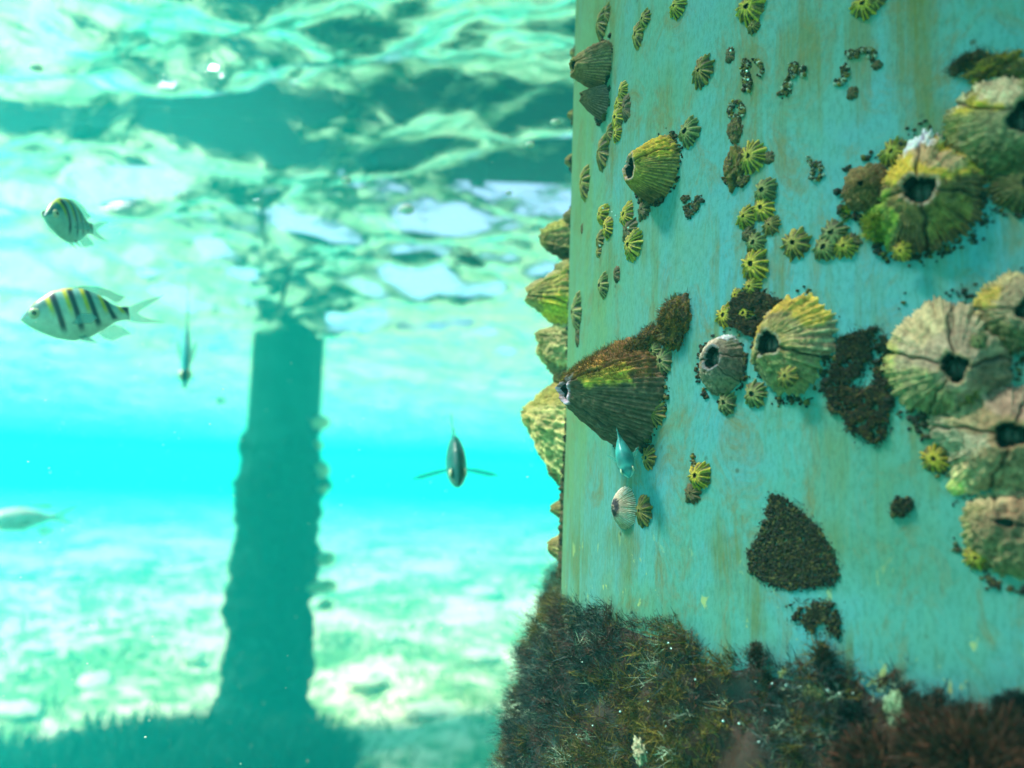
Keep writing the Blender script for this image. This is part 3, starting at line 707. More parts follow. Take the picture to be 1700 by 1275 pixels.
SM = [
 ('b',1002,40,19,'small ribbed barnacle directly above the topmost tan cone',.9,1.2,0),('b',1010,22,12,'slim barnacle at the upper end of the pair above the topmost tan cone',.7,1.3,0),
 ('b',1072,32,14,'upper barnacle of the brown pair near the top edge, right of the cones',1,1,None),('b',1061,58,18,'lower longer barnacle of the brown pair near the top edge',.8,1.2,0),
 ('y',1127,12,18,'yellow rimmed barnacle with a dark hollow cut by the top edge',1,1,None),
 ('y',1247,15,25,'ribbed yellow barnacle at the top edge with a smaller brown one at its foot',1,1,None),('b',1252,44,11,'small brown barnacle at the foot of the ribbed one at the top edge',1,1,None),
 ('y',1437,10,21,'yellow barnacle at the top edge above the brown ring scars',1,1,None),('b',1455,3,14,'dark barnacle leaning on the yellow one at the top edge',1.2,.9,None),
 ('d',1212,92,10,'tiny dark barnacle alone above and right of the zebra ribbed one',1,1.2,0),
 ('b',1167,119,21,'dark and yellow ribbed barnacle standing alone near the top of the pile',1,1.1,0),
 ('g',1146,220,21,'grey ribbed barnacle right of the yellow cone',1,1.05,0),
 ('b',1003,253,20,'diamond shaped brown barnacle between the cones and the yellow cone',.95,1.25,0),
 ('b',974,303,20,'narrow brown barnacle by the left edge below the diamond shaped one',.9,1.35,0),
 ('y',1036,152,14,'top yellow barnacle of the upright clump beside the grey brown cone',1,1.1,0),('y',1030,172,15,'second yellow barnacle of the upright clump beside the grey brown cone',1,1,None),
 ('y',1028,196,19,'widest yellow barnacle of the upright clump beside the grey brown cone',1,1,None),('y',1027,222,13,'bottom yellow barnacle of the upright clump beside the grey brown cone',1,1,None),
 ('b',1013,220,12,'dull barnacle at the bottom left of the upright clump',1,1.1,0),('d',1041,180,14,'dark barnacle on the right side of the upright clump',.9,1.5,0),
 ('y',1004,356,17,'topmost yellow barnacle of the shiny chain below the yellow cone',1,1,None),('y',1012,378,15,'second barnacle of the shiny chain below the yellow cone',1,1.1,None),
 ('b',998,398,13,'third barnacle of the shiny chain below the yellow cone',1,1.1,None),('b',995,418,9,'lowest tiny barnacle of the shiny chain below the yellow cone',1,1.1,None),
 ('y',1042,357,19,'yellow barnacle tucked under the yellow cone',1,1,None),('d',1070,348,17,'dark round barnacle at the foot of the yellow cone',1,1,None),
 ('d',1046,383,20,'brown smooth barnacle above the striped round one',1,1,None),('y',1053,407,24,'round striped yellow barnacle at the bottom of the clump under the yellow cone',1,1,None),
 ('g',1004,474,17,'oval grey barnacle standing alone left of centre on the pile',.85,1.1,0),('d',1025,456,11,'small smooth brown barnacle up and right of the oval grey one',.9,1.1,0),
 ('g',961,518,20,'pale spindle shaped barnacle close to the left edge above the largest brown cone',.9,1.4,0),('d',960,555,12,'slim dark barnacle hanging below the spindle shaped one',.7,1.6,0),
 ('y',1250,262,25,'bright yellow barnacle with a hollow centre at the foot of the brown lumps',1,1,None),('d',1277,262,10,'small brown barnacle touching the bright yellow one with the hollow centre',1,1,None),
 ('g',1272,318,20,'top grey barnacle of the column above the fan shaped one',1,1,None),('y',1268,346,21,'second yellow barnacle of the column above the fan shaped one',1,1,None),
 ('y',1241,361,18,'yellow barnacle stepping out left from the column',1,1,None),('b',1281,374,15,'brown barnacle on the right side of the column',1,1,None),
 ('g',1256,404,17,'grey barnacle in the middle of the column above the largest yellow one',1,1,None),('y',1254,440,26,'largest bright yellow barnacle of the column, with a grey eye shaped opening',1,1,None),
 ('y',1250,477,17,'yellow spiky barnacle at the bottom of the column',1.1,.9,None),('y',1223,490,11,'small hollow yellow barnacle on the left of the dark mat above the fan shaped one',1,1,None),
 ('y',1206,524,19,'spiky yellow barnacle above the grey barnacle with the white rim',1,1,None),('y',1238,520,15,'half buried yellow barnacle in the dark mat above the fan shaped one',1,1,None),
 ('b',1322,405,23,'star shaped barnacle with yellow rays between the column and the gold one',1,1.05,None),
 ('g',1385,388,22,'upper yellow green barnacle of the clump below the lumpy brown one',1,1,None),('g',1372,412,20,'lower left grey green barnacle of the clump below the lumpy brown one',1,1,None),('y',1405,410,19,'lower right yellow barnacle of the clump below the lumpy brown one',1,1,None),
 ('g',1208,669,18,'round dark ringed barnacle at the foot of the grey barnacle with the white rim',1,1,None),
 ('b',1090,686,20,'ribbed barnacle on the right rim of the largest brown cone',1,1.05,None),
 ('b',1078,760,16,'small brown ribbed barnacle alone below the largest brown cone',1,1.1,0),('b',1070,848,20,'dark ribbed barnacle touching the pale limpet',.95,1.1,0),
 ('y',1163,790,22,'pale rayed barnacle above a brown one in the lower middle of the pile',1,1,None),('d',1150,819,17,'shiny brown barnacle below the pale rayed one',1,1,None),
 ('g',1103,600,20,'grey green barnacle at the right rim of the fuzzy brown cone, lower of three',1,1,None),('g',1088,583,14,'dark eyed barnacle at the right rim of the fuzzy brown cone, left of three',1,1,None),('y',1112,565,14,'spiky barnacle at the right rim of the fuzzy brown cone, topmost of three',1,1,None),
 ('d',1415,155,10,'round brown barnacle below the two brown ring scars',1,1,None),('d',1456,108,8,'tiny brown barnacle right of the arched brown scar',1,1,None),
 ('y',1484,255,22,'yellow frilled barnacle on the upper left shoulder of the gold and brown one',1,1,None),
 ('y',1553,762,22,'bright yellow lacy barnacle on the left rim of the large brown green one',1,1,None),
 ('g',1640,862,20,'pale barnacle with a glassy eye left of the slit opening shell',1,1,None),('g',1633,884,18,'grey barnacle below the glassy eyed one',1,1,None),
 ('y',1622,925,20,'striped yellow barnacle at the lower left of the right edge cluster',1,1,None),('d',1652,918,26,'dark hollow barnacle beside the striped yellow one in the lower right cluster',1,1,None),
 ('d',1415,402,14,'dark barnacle between the clump and the gold and brown one',1,1,None),
 ('g',1255,655,20,'dark grey barnacle wedged between the white rimmed shell and the fan shaped one',1,1,None),
 ('d',1243,388,13,'small dull barnacle left of the middle of the column',1,1,None),
 ('d',967,380,6,'speck sized brown barnacle close to the left edge, below the profile row top',.7,1.3,0),
]
for (k, x, y, r, lb, ax, ay, rot) in SM: small(k, x, y, r, lb, ax, ay, rot)
small('b', 1307, 625, 17, 'small rayed barnacle sitting on the lower green plate of the fan shaped one', lift=.0075)
small('y', 1497, 418, 15, 'small barnacle with a black opening on the lower rim of the gold and brown one', lift=.006)
small('b', 1605, 655, 15, 'little ringed barnacle on the lower plates of the pale four plated one', lift=.007)
small('g', 1625, 566, 13, 'tiny crusted barnacle on the right plate of the pale four plated one', lift=.010)
for l in PT.values():
    for o in l:
        if o.name not in used:
            for c in list(o.children): bpy.data.objects.remove(c)
            bpy.data.objects.remove(o)

# --- dark algae and crust patches: granules and short filaments over an outline on the pile
def inside(poly, x, y):
    c = False; n = len(poly)
    for i in range(n):
        x1, y1 = poly[i]; x2, y2 = poly[(i + 1) % n]
        if (y1 > y) != (y2 > y) and x < (x2 - x1) * (y - y1) / (y2 - y1) + x1: c = not c
    return c
def patch(label, poly, n, gr=(1.6, 4.0), cols=(DRK, (.06, .05, .015), (.10, .08, .02), (.03, .03, .012)), seed=0, thick=.0012, fringe=5, fuzz=0, cat='algae patch', name='algae_patch', flen=.002, group='dark crust patches on the near pile', holes=0.0):
    rng = np.random.RandomState(seed + 100)
    xs = [p[0] for p in poly]; ys = [p[1] for p in poly]
    V0, F0 = ico(); Vs = []; Fs = []; Cs = []; k = 0; pts = []
    cx, cy_ = np.mean(xs), np.mean(ys)
    M = frame_at(hit(cx, cy_)); Mi = M.inverted()
    tries = 0
    while len(pts) < n and tries < n * 30:
        tries += 1
        x = rng.uniform(min(xs) - fringe, max(xs) + fringe); y = rng.uniform(min(ys) - fringe, max(ys) + fringe)
        jx, jy = x + rng.normal(0, fringe), y + rng.normal(0, fringe)
        if not inside(poly, jx, jy): continue
        if mnoise.fractal(Vector((x * .055, y * .055, seed * 3.3)), .8, 2.1, 3) < holes - .35 and rng.rand() < .93: continue
        pts.append((x, y, inside(poly, x, y)))
    for (x, y, ins) in pts:
        p = hit(x, y); s = px_m(p); fr = frame_at(p)
        r = rng.uniform(*gr) * s * (1.0 if ins else .5) * (1.5 if rng.rand() < .06 else 1)
        sc = np.array([r * rng.uniform(.7, 1.4), r * rng.uniform(.7, 1.4), r * rng.uniform(.5, 1.2) + (thick if ins else 0)])
        Vv = V0 * sc * rng.uniform(.8, 1.2, (len(V0), 1))
        Mt = np.array((Mi @ fr))
        Vv = Vv @ Mt[:3, :3].T + Mt[:3, 3]
        Vs.append(Vv); Fs.append(F0 + k); k += len(V0)
        c = np.array(cols[rng.randint(len(cols))]) * rng.uniform(.6, 1.4)
        Cs.append(np.tile(c, (len(V0), 1)))
    if len(Vs) == 0: return
    V = np.concatenate(Vs); Fq = np.concatenate(Fs); Cc = np.concatenate(Cs)
    if fuzz:
        ii = rng.randint(0, len(V), fuzz); D = rng.normal(scale=.5, size=(fuzz, 3)) + np.array([0, .15, 1.0])
        fc = np.array(cols)[rng.randint(0, len(cols), fuzz)] * rng.uniform(.6, 1.5, (fuzz, 1))
        v2, f2, c2 = strips(V[ii], D, flen * rng.uniform(.5, 1.4, fuzz), .00022, fc, seed)
        f2t = np.concatenate([f2[:, [0, 1, 2]], f2[:, [0, 2, 3]]])
        V = np.concatenate([V, v2]); Fq = np.concatenate([Fq, f2t + k]); Cc = np.concatenate([Cc, c2])
    o = new_mesh(name, V, Fq, M_CRUST, None, True, None, Cc); o.matrix_world = M
    tag(o, label, cat, group); return o
BK = ((.007, .006, .003), (.004, .004, .003), (.045, .038, .008), (.006, .006, .003), (.014, .012, .005), (.09, .08, .018))
patch('large dark grainy crust patch shaped like a leaf in the lower middle of the pile', [(1280, 818), (1296, 822), (1330, 848), (1362, 878), (1382, 912), (1394, 955), (1384, 974), (1350, 975), (1312, 980), (1275, 968), (1246, 950), (1243, 915), (1262, 885), (1272, 850)], 4600, (.9, 3.0), BK, 1, .0008, 5, 2600, flen=.0014, holes=-.3)
patch('ragged dark crust patch right below the large leaf shaped one', [(1310, 1003), (1338, 1008), (1352, 1000), (1385, 1000), (1395, 1030), (1396, 1062), (1375, 1045), (1350, 1052), (1330, 1030), (1312, 1025)], 1500, (.9, 2.8), BK, 2, .001, 8, 300, holes=.22, flen=.0014)
patch('small round dark tuft alone between the leaf shaped patch and the right cluster', [(1480, 832), (1490, 824), (1515, 828), (1518, 840), (1500, 858), (1482, 856)], 220, (2.0, 4.2), BK, 3, .0016, 3, 260, flen=.0014)
BR = ((.022, .009, .004), (.008, .006, .003), (.07, .030, .008), (.005, .005, .003), (.10, .075, .014))
patch('red brown mat of algae hanging between the fan shaped and the pale four plated barnacles', [(1378, 640), (1400, 625), (1430, 650), (1450, 640), (1470, 650), (1478, 700), (1470, 728), (1450, 737), (1430, 720), (1410, 712), (1402, 690), (1378, 682)], 2800, (1.1, 3.4), BR, 4, .0016, 7, 1100, holes=.25, flen=.0022)
patch('dark band of growth bridging the fan shaped and the pale four plated barnacles', [(1365, 640), (1390, 600), (1395, 560), (1430, 548), (1458, 545), (1480, 580), (1470, 600), (1440, 596), (1425, 625), (1400, 640), (1376, 660)], 2300, (1.1, 3.5), ((.016, .010, .004), (.008, .007, .003), (.055, .045, .010), (.005, .006, .003)), 5, .0018, 6, 800, flen=.0022, holes=.25)
patch('dark strip of crust running down the left rim of the pale four plated barnacle', [(1452, 600), (1470, 600), (1478, 650), (1470, 690), (1455, 660)], 260, (2.2, 4.5), BR, 6, .0015, 3, 200)
patch('brown mat between the column of small barnacles and the fan shaped one', [(1215, 500), (1250, 478), (1278, 492), (1292, 500), (1268, 535), (1250, 560), (1228, 548), (1212, 540)], 1300, (1.1, 3.4), ((.030, .016, .004), (.009, .006, .003), (.06, .036, .006)), 7, .0018, 4, 600, holes=.15)
RSTC = ((.10, .07, .015), (.03, .022, .008), (.20, .15, .025), (.02, .02, .012), (.32, .36, .3))
def trail(label, pts, w, n, seed, cols=RSTC, gr=(1.4, 3.4), thick=.0008, cat='crust scar', fuzz=0, group='brown scars left by fallen barnacles'):
    """a patch that follows a bent line of pixels"""
    poly = []
    L = len(pts)
    for i, (x, y) in enumerate(pts):
        x0, y0 = pts[max(0, i - 1)]; x1, y1 = pts[min(L - 1, i + 1)]
        d = math.hypot(x1 - x0, y1 - y0) or 1; poly.append((x - (y1 - y0) / d * w, y + (x1 - x0) / d * w))
    for i, (x, y) in reversed(list(enumerate(pts))):
        x0, y0 = pts[max(0, i - 1)]; x1, y1 = pts[min(L - 1, i + 1)]
        d = math.hypot(x1 - x0, y1 - y0) or 1; poly.append((x + (y1 - y0) / d * w, y - (x1 - x0) / d * w))
    return patch(label, poly, n, gr, cols, seed, thick, 1.5, fuzz, cat, 'crust_scar', .0012, group)
trail('upright chain of shiny brown scars right of the zebra ribbed barnacle', [(1240, 100), (1236, 118), (1242, 135), (1240, 152)], 7, 130, 11)
trail('dotted pale ring scar beside the upright shiny chain', [(1250, 100), (1262, 104), (1266, 118), (1260, 128)], 3, 34, 12)
trail('dark forked scar slanting down left, in the upper middle of the pile', [(1318, 105), (1316, 125), (1308, 145), (1298, 160)], 7, 150, 13)
trail('short dark bar scar right of the forked slanting one', [(1332, 110), (1334, 128)], 4, 36, 14)
trail('arched brown scar in the upper right of the pile', [(1404, 92), (1422, 90), (1440, 82), (1450, 88), (1444, 102)], 6, 130, 15)
trail('comma shaped brown scar under the arched one', [(1400, 108), (1406, 122), (1398, 136), (1386, 138)], 6, 90, 16)
trail('open ring scar above and right of the column of small barnacles', [(1340, 262), (1348, 272), (1352, 282), (1346, 296), (1358, 298), (1366, 288), (1362, 276), (1354, 270)], 3.5, 120, 17)
trail('dark hook shaped scar right of the yellow cone', [(1138, 325), (1142, 340), (1146, 360), (1152, 345), (1166, 328)], 7, 170, 18, cols=((.09, .07, .02), (.04, .035, .012), (.025, .025, .015)))
trail('ring shaped brown scar at the top of the brown lumps', [(1216, 172), (1228, 170), (1234, 182), (1230, 194), (1216, 196), (1212, 184), (1216, 174)], 4, 150, 19)
trail('ragged dark scar under the two brown lumps, left of the grey column', [(1205, 292), (1215, 302), (1232, 304), (1236, 292)], 9, 130, 20, cols=((.08, .055, .015), (.03, .022, .01), (.14, .11, .03)))
trail('faint dark scratch mark above the pale rayed barnacle', [(1152, 752), (1151, 765), (1153, 778)], 2, 30, 21)
# seam down the pile's left edge
def seam():
    rng = np.random.RandomState(4); V = []; n = 220
    za = hit(960, 655).z; zb = hit(950, 985).z
    prof = [(-.5, 0), (-.4, .8), (0, 1.1), (.4, .8), (.5, 0)]
    for i in range(n):
        t = i / (n - 1); z = za + (zb - za) * t
        wv = .0026 * (1 + .5 * mnoise.noise(Vector((t * 30, 0, 0))) + .4 * mnoise.noise(Vector((t * 9, 3, 0))))
        th0 = TH_EDGE + (-.012 + .010 * t + .012 * mnoise.noise(Vector((t * 6, 9, 0))))
        for (a, hh) in prof:
            V.append(cyl(th0 + a * wv * 2.2 / PR, z, hh * wv * .9 * (1 + .4 * mnoise.noise(Vector((t * 60, a * 3, 1)))) - .0006))
    c = np.array([[.06, .04, .012]]) * rng.uniform(.5, 1.5, (len(V), 1))
    Fq = grid_faces(5, n, False)
    o = new_mesh('crust_seam', V, Fq, M_CRUST, None, True, None, c)
    tag(o, 'thin brown crust seam running down the left edge of the near pile', 'crust')
seam()
# brown lumps
def lump(label, px, rx, ry, hz, cols, seed=0, rot=0, fuzz=800, flen=.002, name='algae_lump', cat='algae lump', nz=.28, lift=0):
    p = hit(*px, lift); s = px_m(p); M = frame_at(p) @ Matrix.Rotation(R_(rot), 4, 'Z')
    if lift: M.translation = p
    n, rows = 72, 40; th = np.linspace(0, 2 * PI, n, endpoint=False); ph = np.linspace(PI / 2, .02, rows)
    PH, T = np.meshgrid(ph, th, indexing='ij')
    P = np.stack([(np.sin(PH) * np.cos(T)).ravel(), (np.sin(PH) * np.sin(T)).ravel(), np.cos(PH).ravel()], 1)
    d = 1 + nz * fnoise(P, 1.6, seed, 4) + nz * .3 * fnoise(P, 7, seed + 1, 3)
    V = P * d[:, None] * np.array([rx * s, ry * s, hz * s]); V[:, 2] -= .0015
    nn = smooth01(.5 + fnoise(P, 3.0, seed + 5, 4))
    C = lerp3(cols[0], cols[1], nn)
    e = new_mesh(name, V, grid_faces(n, rows), M_CRUST, None, True, None, C); e.matrix_world = M
    tag(e, label, cat)
    if fuzz: fuzz_on(e, 'algae_fuzz', e, 1, fuzz, flen, .00022, cols, seed)
    return e
FB = [(.17, .085, .010), (.04, .022, .007), (.28, .16, .015), (.022, .016, .007)]
lump('fuzzy golden brown algae lump at the upper right end of the fuzzy growth', (1122, 537), 34, 44, 30, FB, 1, -20, 2600, .0020)
lump('fuzzy brown ridge joining the golden lump to the largest brown cone', (1068, 585), 60, 26, 30, FB, 2, 40, 2600, .0020)
lump('dark brown lump of growth in the middle of the upright brown chain', (1221, 217), 16, 28, 14, [(.12, .085, .018), (.035, .025, .008)], 3, 0, 0)
lump('broad brown lump of growth at the bottom of the upright brown chain', (1220, 278), 22, 38, 20, [(.17, .11, .015), (.03, .022, .008)], 4, -12, 0, nz=.35)
lump('yellow green fluffy algae on the lower left of the gold and brown barnacle', (1462, 372), 28, 24, 26, [(.28, .32, .012), (.09, .12, .01), (.36, .34, .03)], 5, 0, 2400, .0018, lift=.002)
lump('bright green tuft left of the yellow green fluffy algae', (1404, 352), 9, 18, 10, [(.30, .36, .02), (.12, .16, .015)], 6, 10, 500, .0015)
lump('dark brown ragged crust at the left of the upper right corner', (1606, 104), 34, 15, 20, [(.07, .045, .012), (.02, .015, .006)], 7, 14, 500, .002)
lump('mustard ribbed crust above the olive green corner barnacle', (1650, 112), 44, 17, 24, [(.32, .21, .015), (.05, .035, .01)], 8, 16, 300, .002, nz=.45)
lump('brown crust at the right edge above the olive green corner barnacle', (1690, 122), 30, 22, 30, [(.20, .155, .04), (.06, .045, .015)], 9, 0, 200, .002, nz=.4)
lump('smooth pale knob on the lower left rim of the large brown green barnacle', (1592, 807), 22, 17, 20, [(.52, .54, .14), (.34, .38, .12)], 10, 20, 0, nz=.12)
lump('second smooth pale knob just above the lower left one', (1600, 775), 22, 9, 16, [(.42, .46, .12), (.24, .30, .08)], 12, -15, 0, nz=.15)
lump('dark mossy lump between the right edge barnacles', (1640, 655), 26, 16, 22, [(.07, .065, .015), (.02, .018, .008)], 13, 30, 500, .0015)
# ------------------------------------------------------------------ turf algae collar
def build_turf():
    rng = np.random.RandomState(8)
    bpx = [(930, 1000), (960, 1015), (985, 1022), (1010, 1020), (1045, 1035), (1080, 1045), (1110, 1036), (1135, 1050), (1165, 1085), (1200, 1100), (1235, 1095), (1255, 1085), (1285, 1108), (1330, 1112), (1365, 1085), (1385, 1098), (1420, 1110), (1450, 1138), (1500, 1150), (1540, 1170), (1580, 1168), (1640, 1190), (1700, 1200)]
    bt = []; bz = []
    for p in bpx:
        q = hit(*p); bt.append((theta_of(q) - TH_EDGE) % (2 * PI)); bz.append(q.z)
    bt[0] = 0.0
    i = np.argsort(bt); bt = np.array(bt)[i]; bz = np.array(bz)[i]
    def ztop(dt):      # dt = angle past the left edge, may be negative (far side)
        wig = .004 * np.sin(23 * dt) + .003 * np.sin(61 * dt + 1)
        return np.interp(dt, bt, bz) + np.where((dt < 0) | (dt > bt[-1]), wig * 2 + .004, 0)
    zbot = 0.0
    nth, nr = 900, 150
    dt = np.linspace(-PI, PI, nth, endpoint=False); zt = ztop(dt)
    q = np.linspace(0, 1, nr)[:, None] ** 1.9
    Z = zt[None] * (1 - q) + zbot * q
    dz = zt[None] - Z
    th = TH_EDGE + dt[None] + 0 * q
    H = -.0012 + .030 * (1 - np.exp(-np.maximum(dz, 0) / .055)) * (0.42 + .58 * np.exp(-((dt[None] + .1) / .45) ** 2))
    P = np.stack([(np.cos(th) * PR).ravel(), (np.sin(th) * PR).ravel(), Z.ravel()], 1)
    near = (np.abs(dt[None] - .6) < 1.3) & (Z > zt.min() - .25)
    nz = np.zeros(Z.size); nf = near.ravel()
    nz[nf] = fnoise(P[nf], 42, 2, 4); nz[~nf] = .4 * np.sin(70 * P[~nf][:, 2] + 3 * np.sin(20 * P[~nf][:, 0])) 
    nz = nz.reshape(Z.shape)
    H = np.where(dz > .004, np.maximum(H + .0065 * nz * smooth01(dz / .02), .0012), H)
    lowfade = smooth01((Z - 0.0) / .6); H = H * (.6 + .4 * lowfade)
    V = np.stack([AX.x + np.cos(th) * (PR + H), AX.y + np.sin(th) * (PR + H), Z + 0 * H], 2)
    pal = np.array([(.040, .017, .012), (.006, .011, .012), (.11, .085, .012), (.035, .065, .066), (.20, .27, .19)])
    t = smooth01(.5 + nz); C = lerp3(pal[1], pal[0], t)
    o = new_mesh('turf_algae', V.reshape(-1, 3), grid_faces(nth, nr)[:, ::-1], M_TURF, None, True, None, C.reshape(-1, 3))
    tag(o, None, None, None, 'stuff')
    # bushy tufts of branching filaments
    def surf(dtv, zv):
        zt_ = ztop(dtv); dz_ = np.maximum(zt_ - zv, 0)
        return -.001 + .030 * (1 - np.exp(-dz_ / .055)) * (.42 + .58 * np.exp(-((dtv + .1) / .45) ** 2))
    nt_ = 7000
    dtc = rng.uniform(-.55, 1.45, nt_); zc = ztop(dtc) + .002 - rng.uniform(0, 1, nt_) ** 1.15 * .14
    h = surf(dtc, zc) + rng.uniform(-.002, .004, nt_)
    Pq = np.stack([dtc * PR, zc, 0 * zc], 1); h = h + .012 * fnoise(Pq, 42, 3, 3) * smooth01((ztop(dtc) - zc) / .012)
    R0 = []; D0 = []; L0 = []; W0 = []; C0_ = []
    mood = fnoise(np.stack([dtc * 3, zc * 12, 0 * zc], 1), 1.3, 4, 3)
    for i in range(nt_):
        th_ = TH_EDGE + dtc[i]; n = np.array([math.cos(th_), math.sin(th_), 0])
        p = np.array([AX.x, AX.y, zc[i]]) + n * (PR + h[i]); p[2] = zc[i]
        nb = rng.randint(10, 20); L = rng.uniform(.0035, .0085) * (1.5 if rng.rand() < .14 else 1) * (1.35 if dtc[i] < .12 else 1)
        dd = n * 1.0 + np.array([0, 0, .45]) + rng.normal(scale=.35, size=3)
        D = dd[None] + rng.normal(scale=.65, size=(nb, 3))
        root = p[None] + rng.normal(scale=.0012, size=(nb, 3))
        m = mood[i] + rng.normal(0, .35)
        if m > .35: base = pal[2]
        elif m > .02: base = pal[0] * np.array([1.5, 1.3, 1.2])
        elif m > -.35: base = pal[3] * .9
        else: base = pal[1]
        if rng.rand() < .09: base = pal[4]
        c = base[None] * rng.uniform(.45, 1.25) * rng.uniform(.6, 1.6, (nb, 1)) * (1.35 if rng.rand() < .2 else 1)
        R0.append(root); D0.append(D); L0.append(L * rng.uniform(.5, 1.2, nb)); W0.append(np.full(nb, .00030)); C0_.append(c)
        # side branchlets
        k = rng.randint(0, nb, nb * 2); fr = rng.uniform(.35, .85, (nb * 2, 1))
        Dn = D[k] / np.linalg.norm(D[k], axis=1, keepdims=True)
        R0.append(root[k] + Dn * (L0[-1][k])[:, None] * fr); D0.append(Dn + rng.normal(scale=.7, size=(nb * 2, 3)))
        L0.append(L * .3 * rng.uniform(.5, 1.2, nb * 2)); W0.append(np.full(nb * 2, .00022)); C0_.append(c[k] * 1.15)
    V, Fq, C = strips(np.concatenate(R0), np.concatenate(D0), np.concatenate(L0), np.concatenate(W0), np.concatenate(C0_), 3, .35, 2)
    o2 = new_mesh('turf_algae_filaments', V, Fq, M_TURF, None, True, None, C); tag(o2, None, None, None, 'stuff')
    return ztop, surf
ztop, turf_h = build_turf()
def sprig(label, px, hgt, n, col, seed, lean=0.0, spread=.25, lift=.004, wid=.00045, name='algae_sprig', cat='algae sprig', group='spiky sprigs standing out of the turf algae'):
    rng = np.random.RandomState(seed); p = hit(px[0], px[1], lift); s = px_m(p); L = hgt * s
    M = frame_at(p); M.translation = p
    t = rng.uniform(0, 1, n) ** .8
    roots = np.stack([lean * L * t + rng.normal(0, .0010, n), L * t, rng.normal(0, .0010, n)], 1)
    D = np.stack([rng.normal(0, 1, n), rng.uniform(.5, 1.5, n), rng.normal(0, .8, n)], 1)
    ln = L * spread * (1.15 - t) * rng.uniform(.5, 1.3, n)
    main_r = np.zeros((6, 3)) + rng.normal(0, .0008, (6, 3)); main_d = np.array([[lean, 1, 0]]) + rng.normal(0, .05, (6, 3))
    c = np.array(col) * rng.uniform(.6, 1.5, (n + 6, 1))
    V, Fq, C = strips(np.concatenate([main_r, roots]), np.concatenate([main_d, D]), np.concatenate([np.full(6, L * 1.05 * math.hypot(1, lean)), ln]), wid, c, seed, .25, 3)
    o = new_mesh(name, V, Fq, M_TURF, None, True, None, C); o.matrix_world = M; tag(o, label, cat, group)
RB = (.06, .024, .012); DB = (.028, .018, .009)
sprig('tall thin red brown sprig near the left end of the turf algae', (1008, 1050), 46, 260, RB, 1, .05)
sprig('rounded brown sprig left of the tall thin one', (980, 1050), 38, 200, DB, 2, 0, .6)
sprig('broad brown sprig crowning the turf below the leaf shaped patch', (1364, 1118), 50, 330, DB, 3, .05, .6)
sprig('slender sprig left of the broad one below the leaf shaped patch', (1332, 1120), 28, 160, RB, 4, -.1)
sprig('sprig leaning right where the turf drops to the right', (1462, 1140), 32, 200, RB, 5, .9)
sprig('second shorter sprig leaning right further down the turf slope', (1495, 1150), 24, 160, RB, 6, .9)
sprig('upright dark horn like sprig in the lower right', (1556, 1190), 48, 260, RB, 7, .05, .3)
sprig('long sprig reaching right in the lower right, beside the horn like one', (1560, 1185), 30, 300, DB, 8, 2.0, .25)
sprig('brown fan sprig in the turf below the column of barnacles', (1256, 1110), 42, 260, DB, 9, 0, .6)
def bush(label, px, r, col, n, seed, lift, name='algae_bush', flat=1.0, ln=.30, wid=.0006):
    """near bush: branching filaments spread through a dome"""
    rng = np.random.RandomState(seed); p = hit(px[0], px[1], lift); s = px_m(p); R = r * s
    M = frame_at(p); M.translation = p
    D = rng.normal(size=(n, 3)); D /= np.linalg.norm(D, axis=1, keepdims=True); D[:, 2] = np.abs(D[:, 2]) * .9
    q = rng.uniform(.0, .85, (n, 1)) ** .6
    lob = 1 + .35 * fnoise(D, 2.2, seed, 3)[:, None]
    roots = D * R * q * lob * np.array([flat, 1, .8])
    Dd = D + rng.normal(scale=.5, size=(n, 3)) + np.array([0, .2, .2])
    cc = np.array(col)[rng.randint(0, len(col), n)] * rng.uniform(.6, 1.5, (n, 1))
    V, Fq, C = strips(roots, Dd, R * ln * rng.uniform(.5, 1.3, n), wid, cc, seed, .4, 3)
    o = new_mesh(name, V, Fq, M_TURF, None, True, None, C); o.matrix_world = M
    tag(o, label, 'algae bush', 'bushy algae in the lower right'); return o
REDS = [(.075, .020, .010), (.05, .014, .008), (.10, .032, .015), (.03, .012, .007)]
BLK = [(.008, .012, .013), (.005, .007, .009), (.016, .018, .015)]
bush('soft red brown algae bush nearest the camera at the bottom right corner', (1620, 1268), 88, REDS, 9000, 1, .022, flat=1.6)
bush('red brown algae bush at the bottom, left of the corner one', (1470, 1285), 66, REDS, 5000, 2, .020, flat=1.4)
bush('blue black tuft of algae at the right edge above the corner bush', (1698, 1192), 44, BLK, 3600, 3, .012)
bush('black tuft of algae in the turf left of the bare pale spot', (1420, 1190), 30, BLK, 1800, 4, .010)
bush('black feathery tuft in the turf right of the bare pale spot', (1530, 1180), 28, [(.05, .03, .018), (.02, .018, .014)], 1600, 5, .008)
lump('pale green bare looking lump in the dark turf at the lower right', (1490, 1182), 24, 30, 14, [(.22, .34, .20), (.08, .13, .06)], 31, 10, 0, nz=.35, lift=.008)
lump('small pale yellowish lump in the turf below the broad sprig', (1348, 1152), 20, 14, 10, [(.26, .32, .12), (.09, .11, .04)], 32, 0, 200, lift=.008)
lump('whitish ragged shell remnant in the turf near the bottom edge', (1060, 1250), 13, 20, 12, [(.50, .48, .30), (.12, .12, .07)], 33, 30, 0, nz=.5, lift=.026)
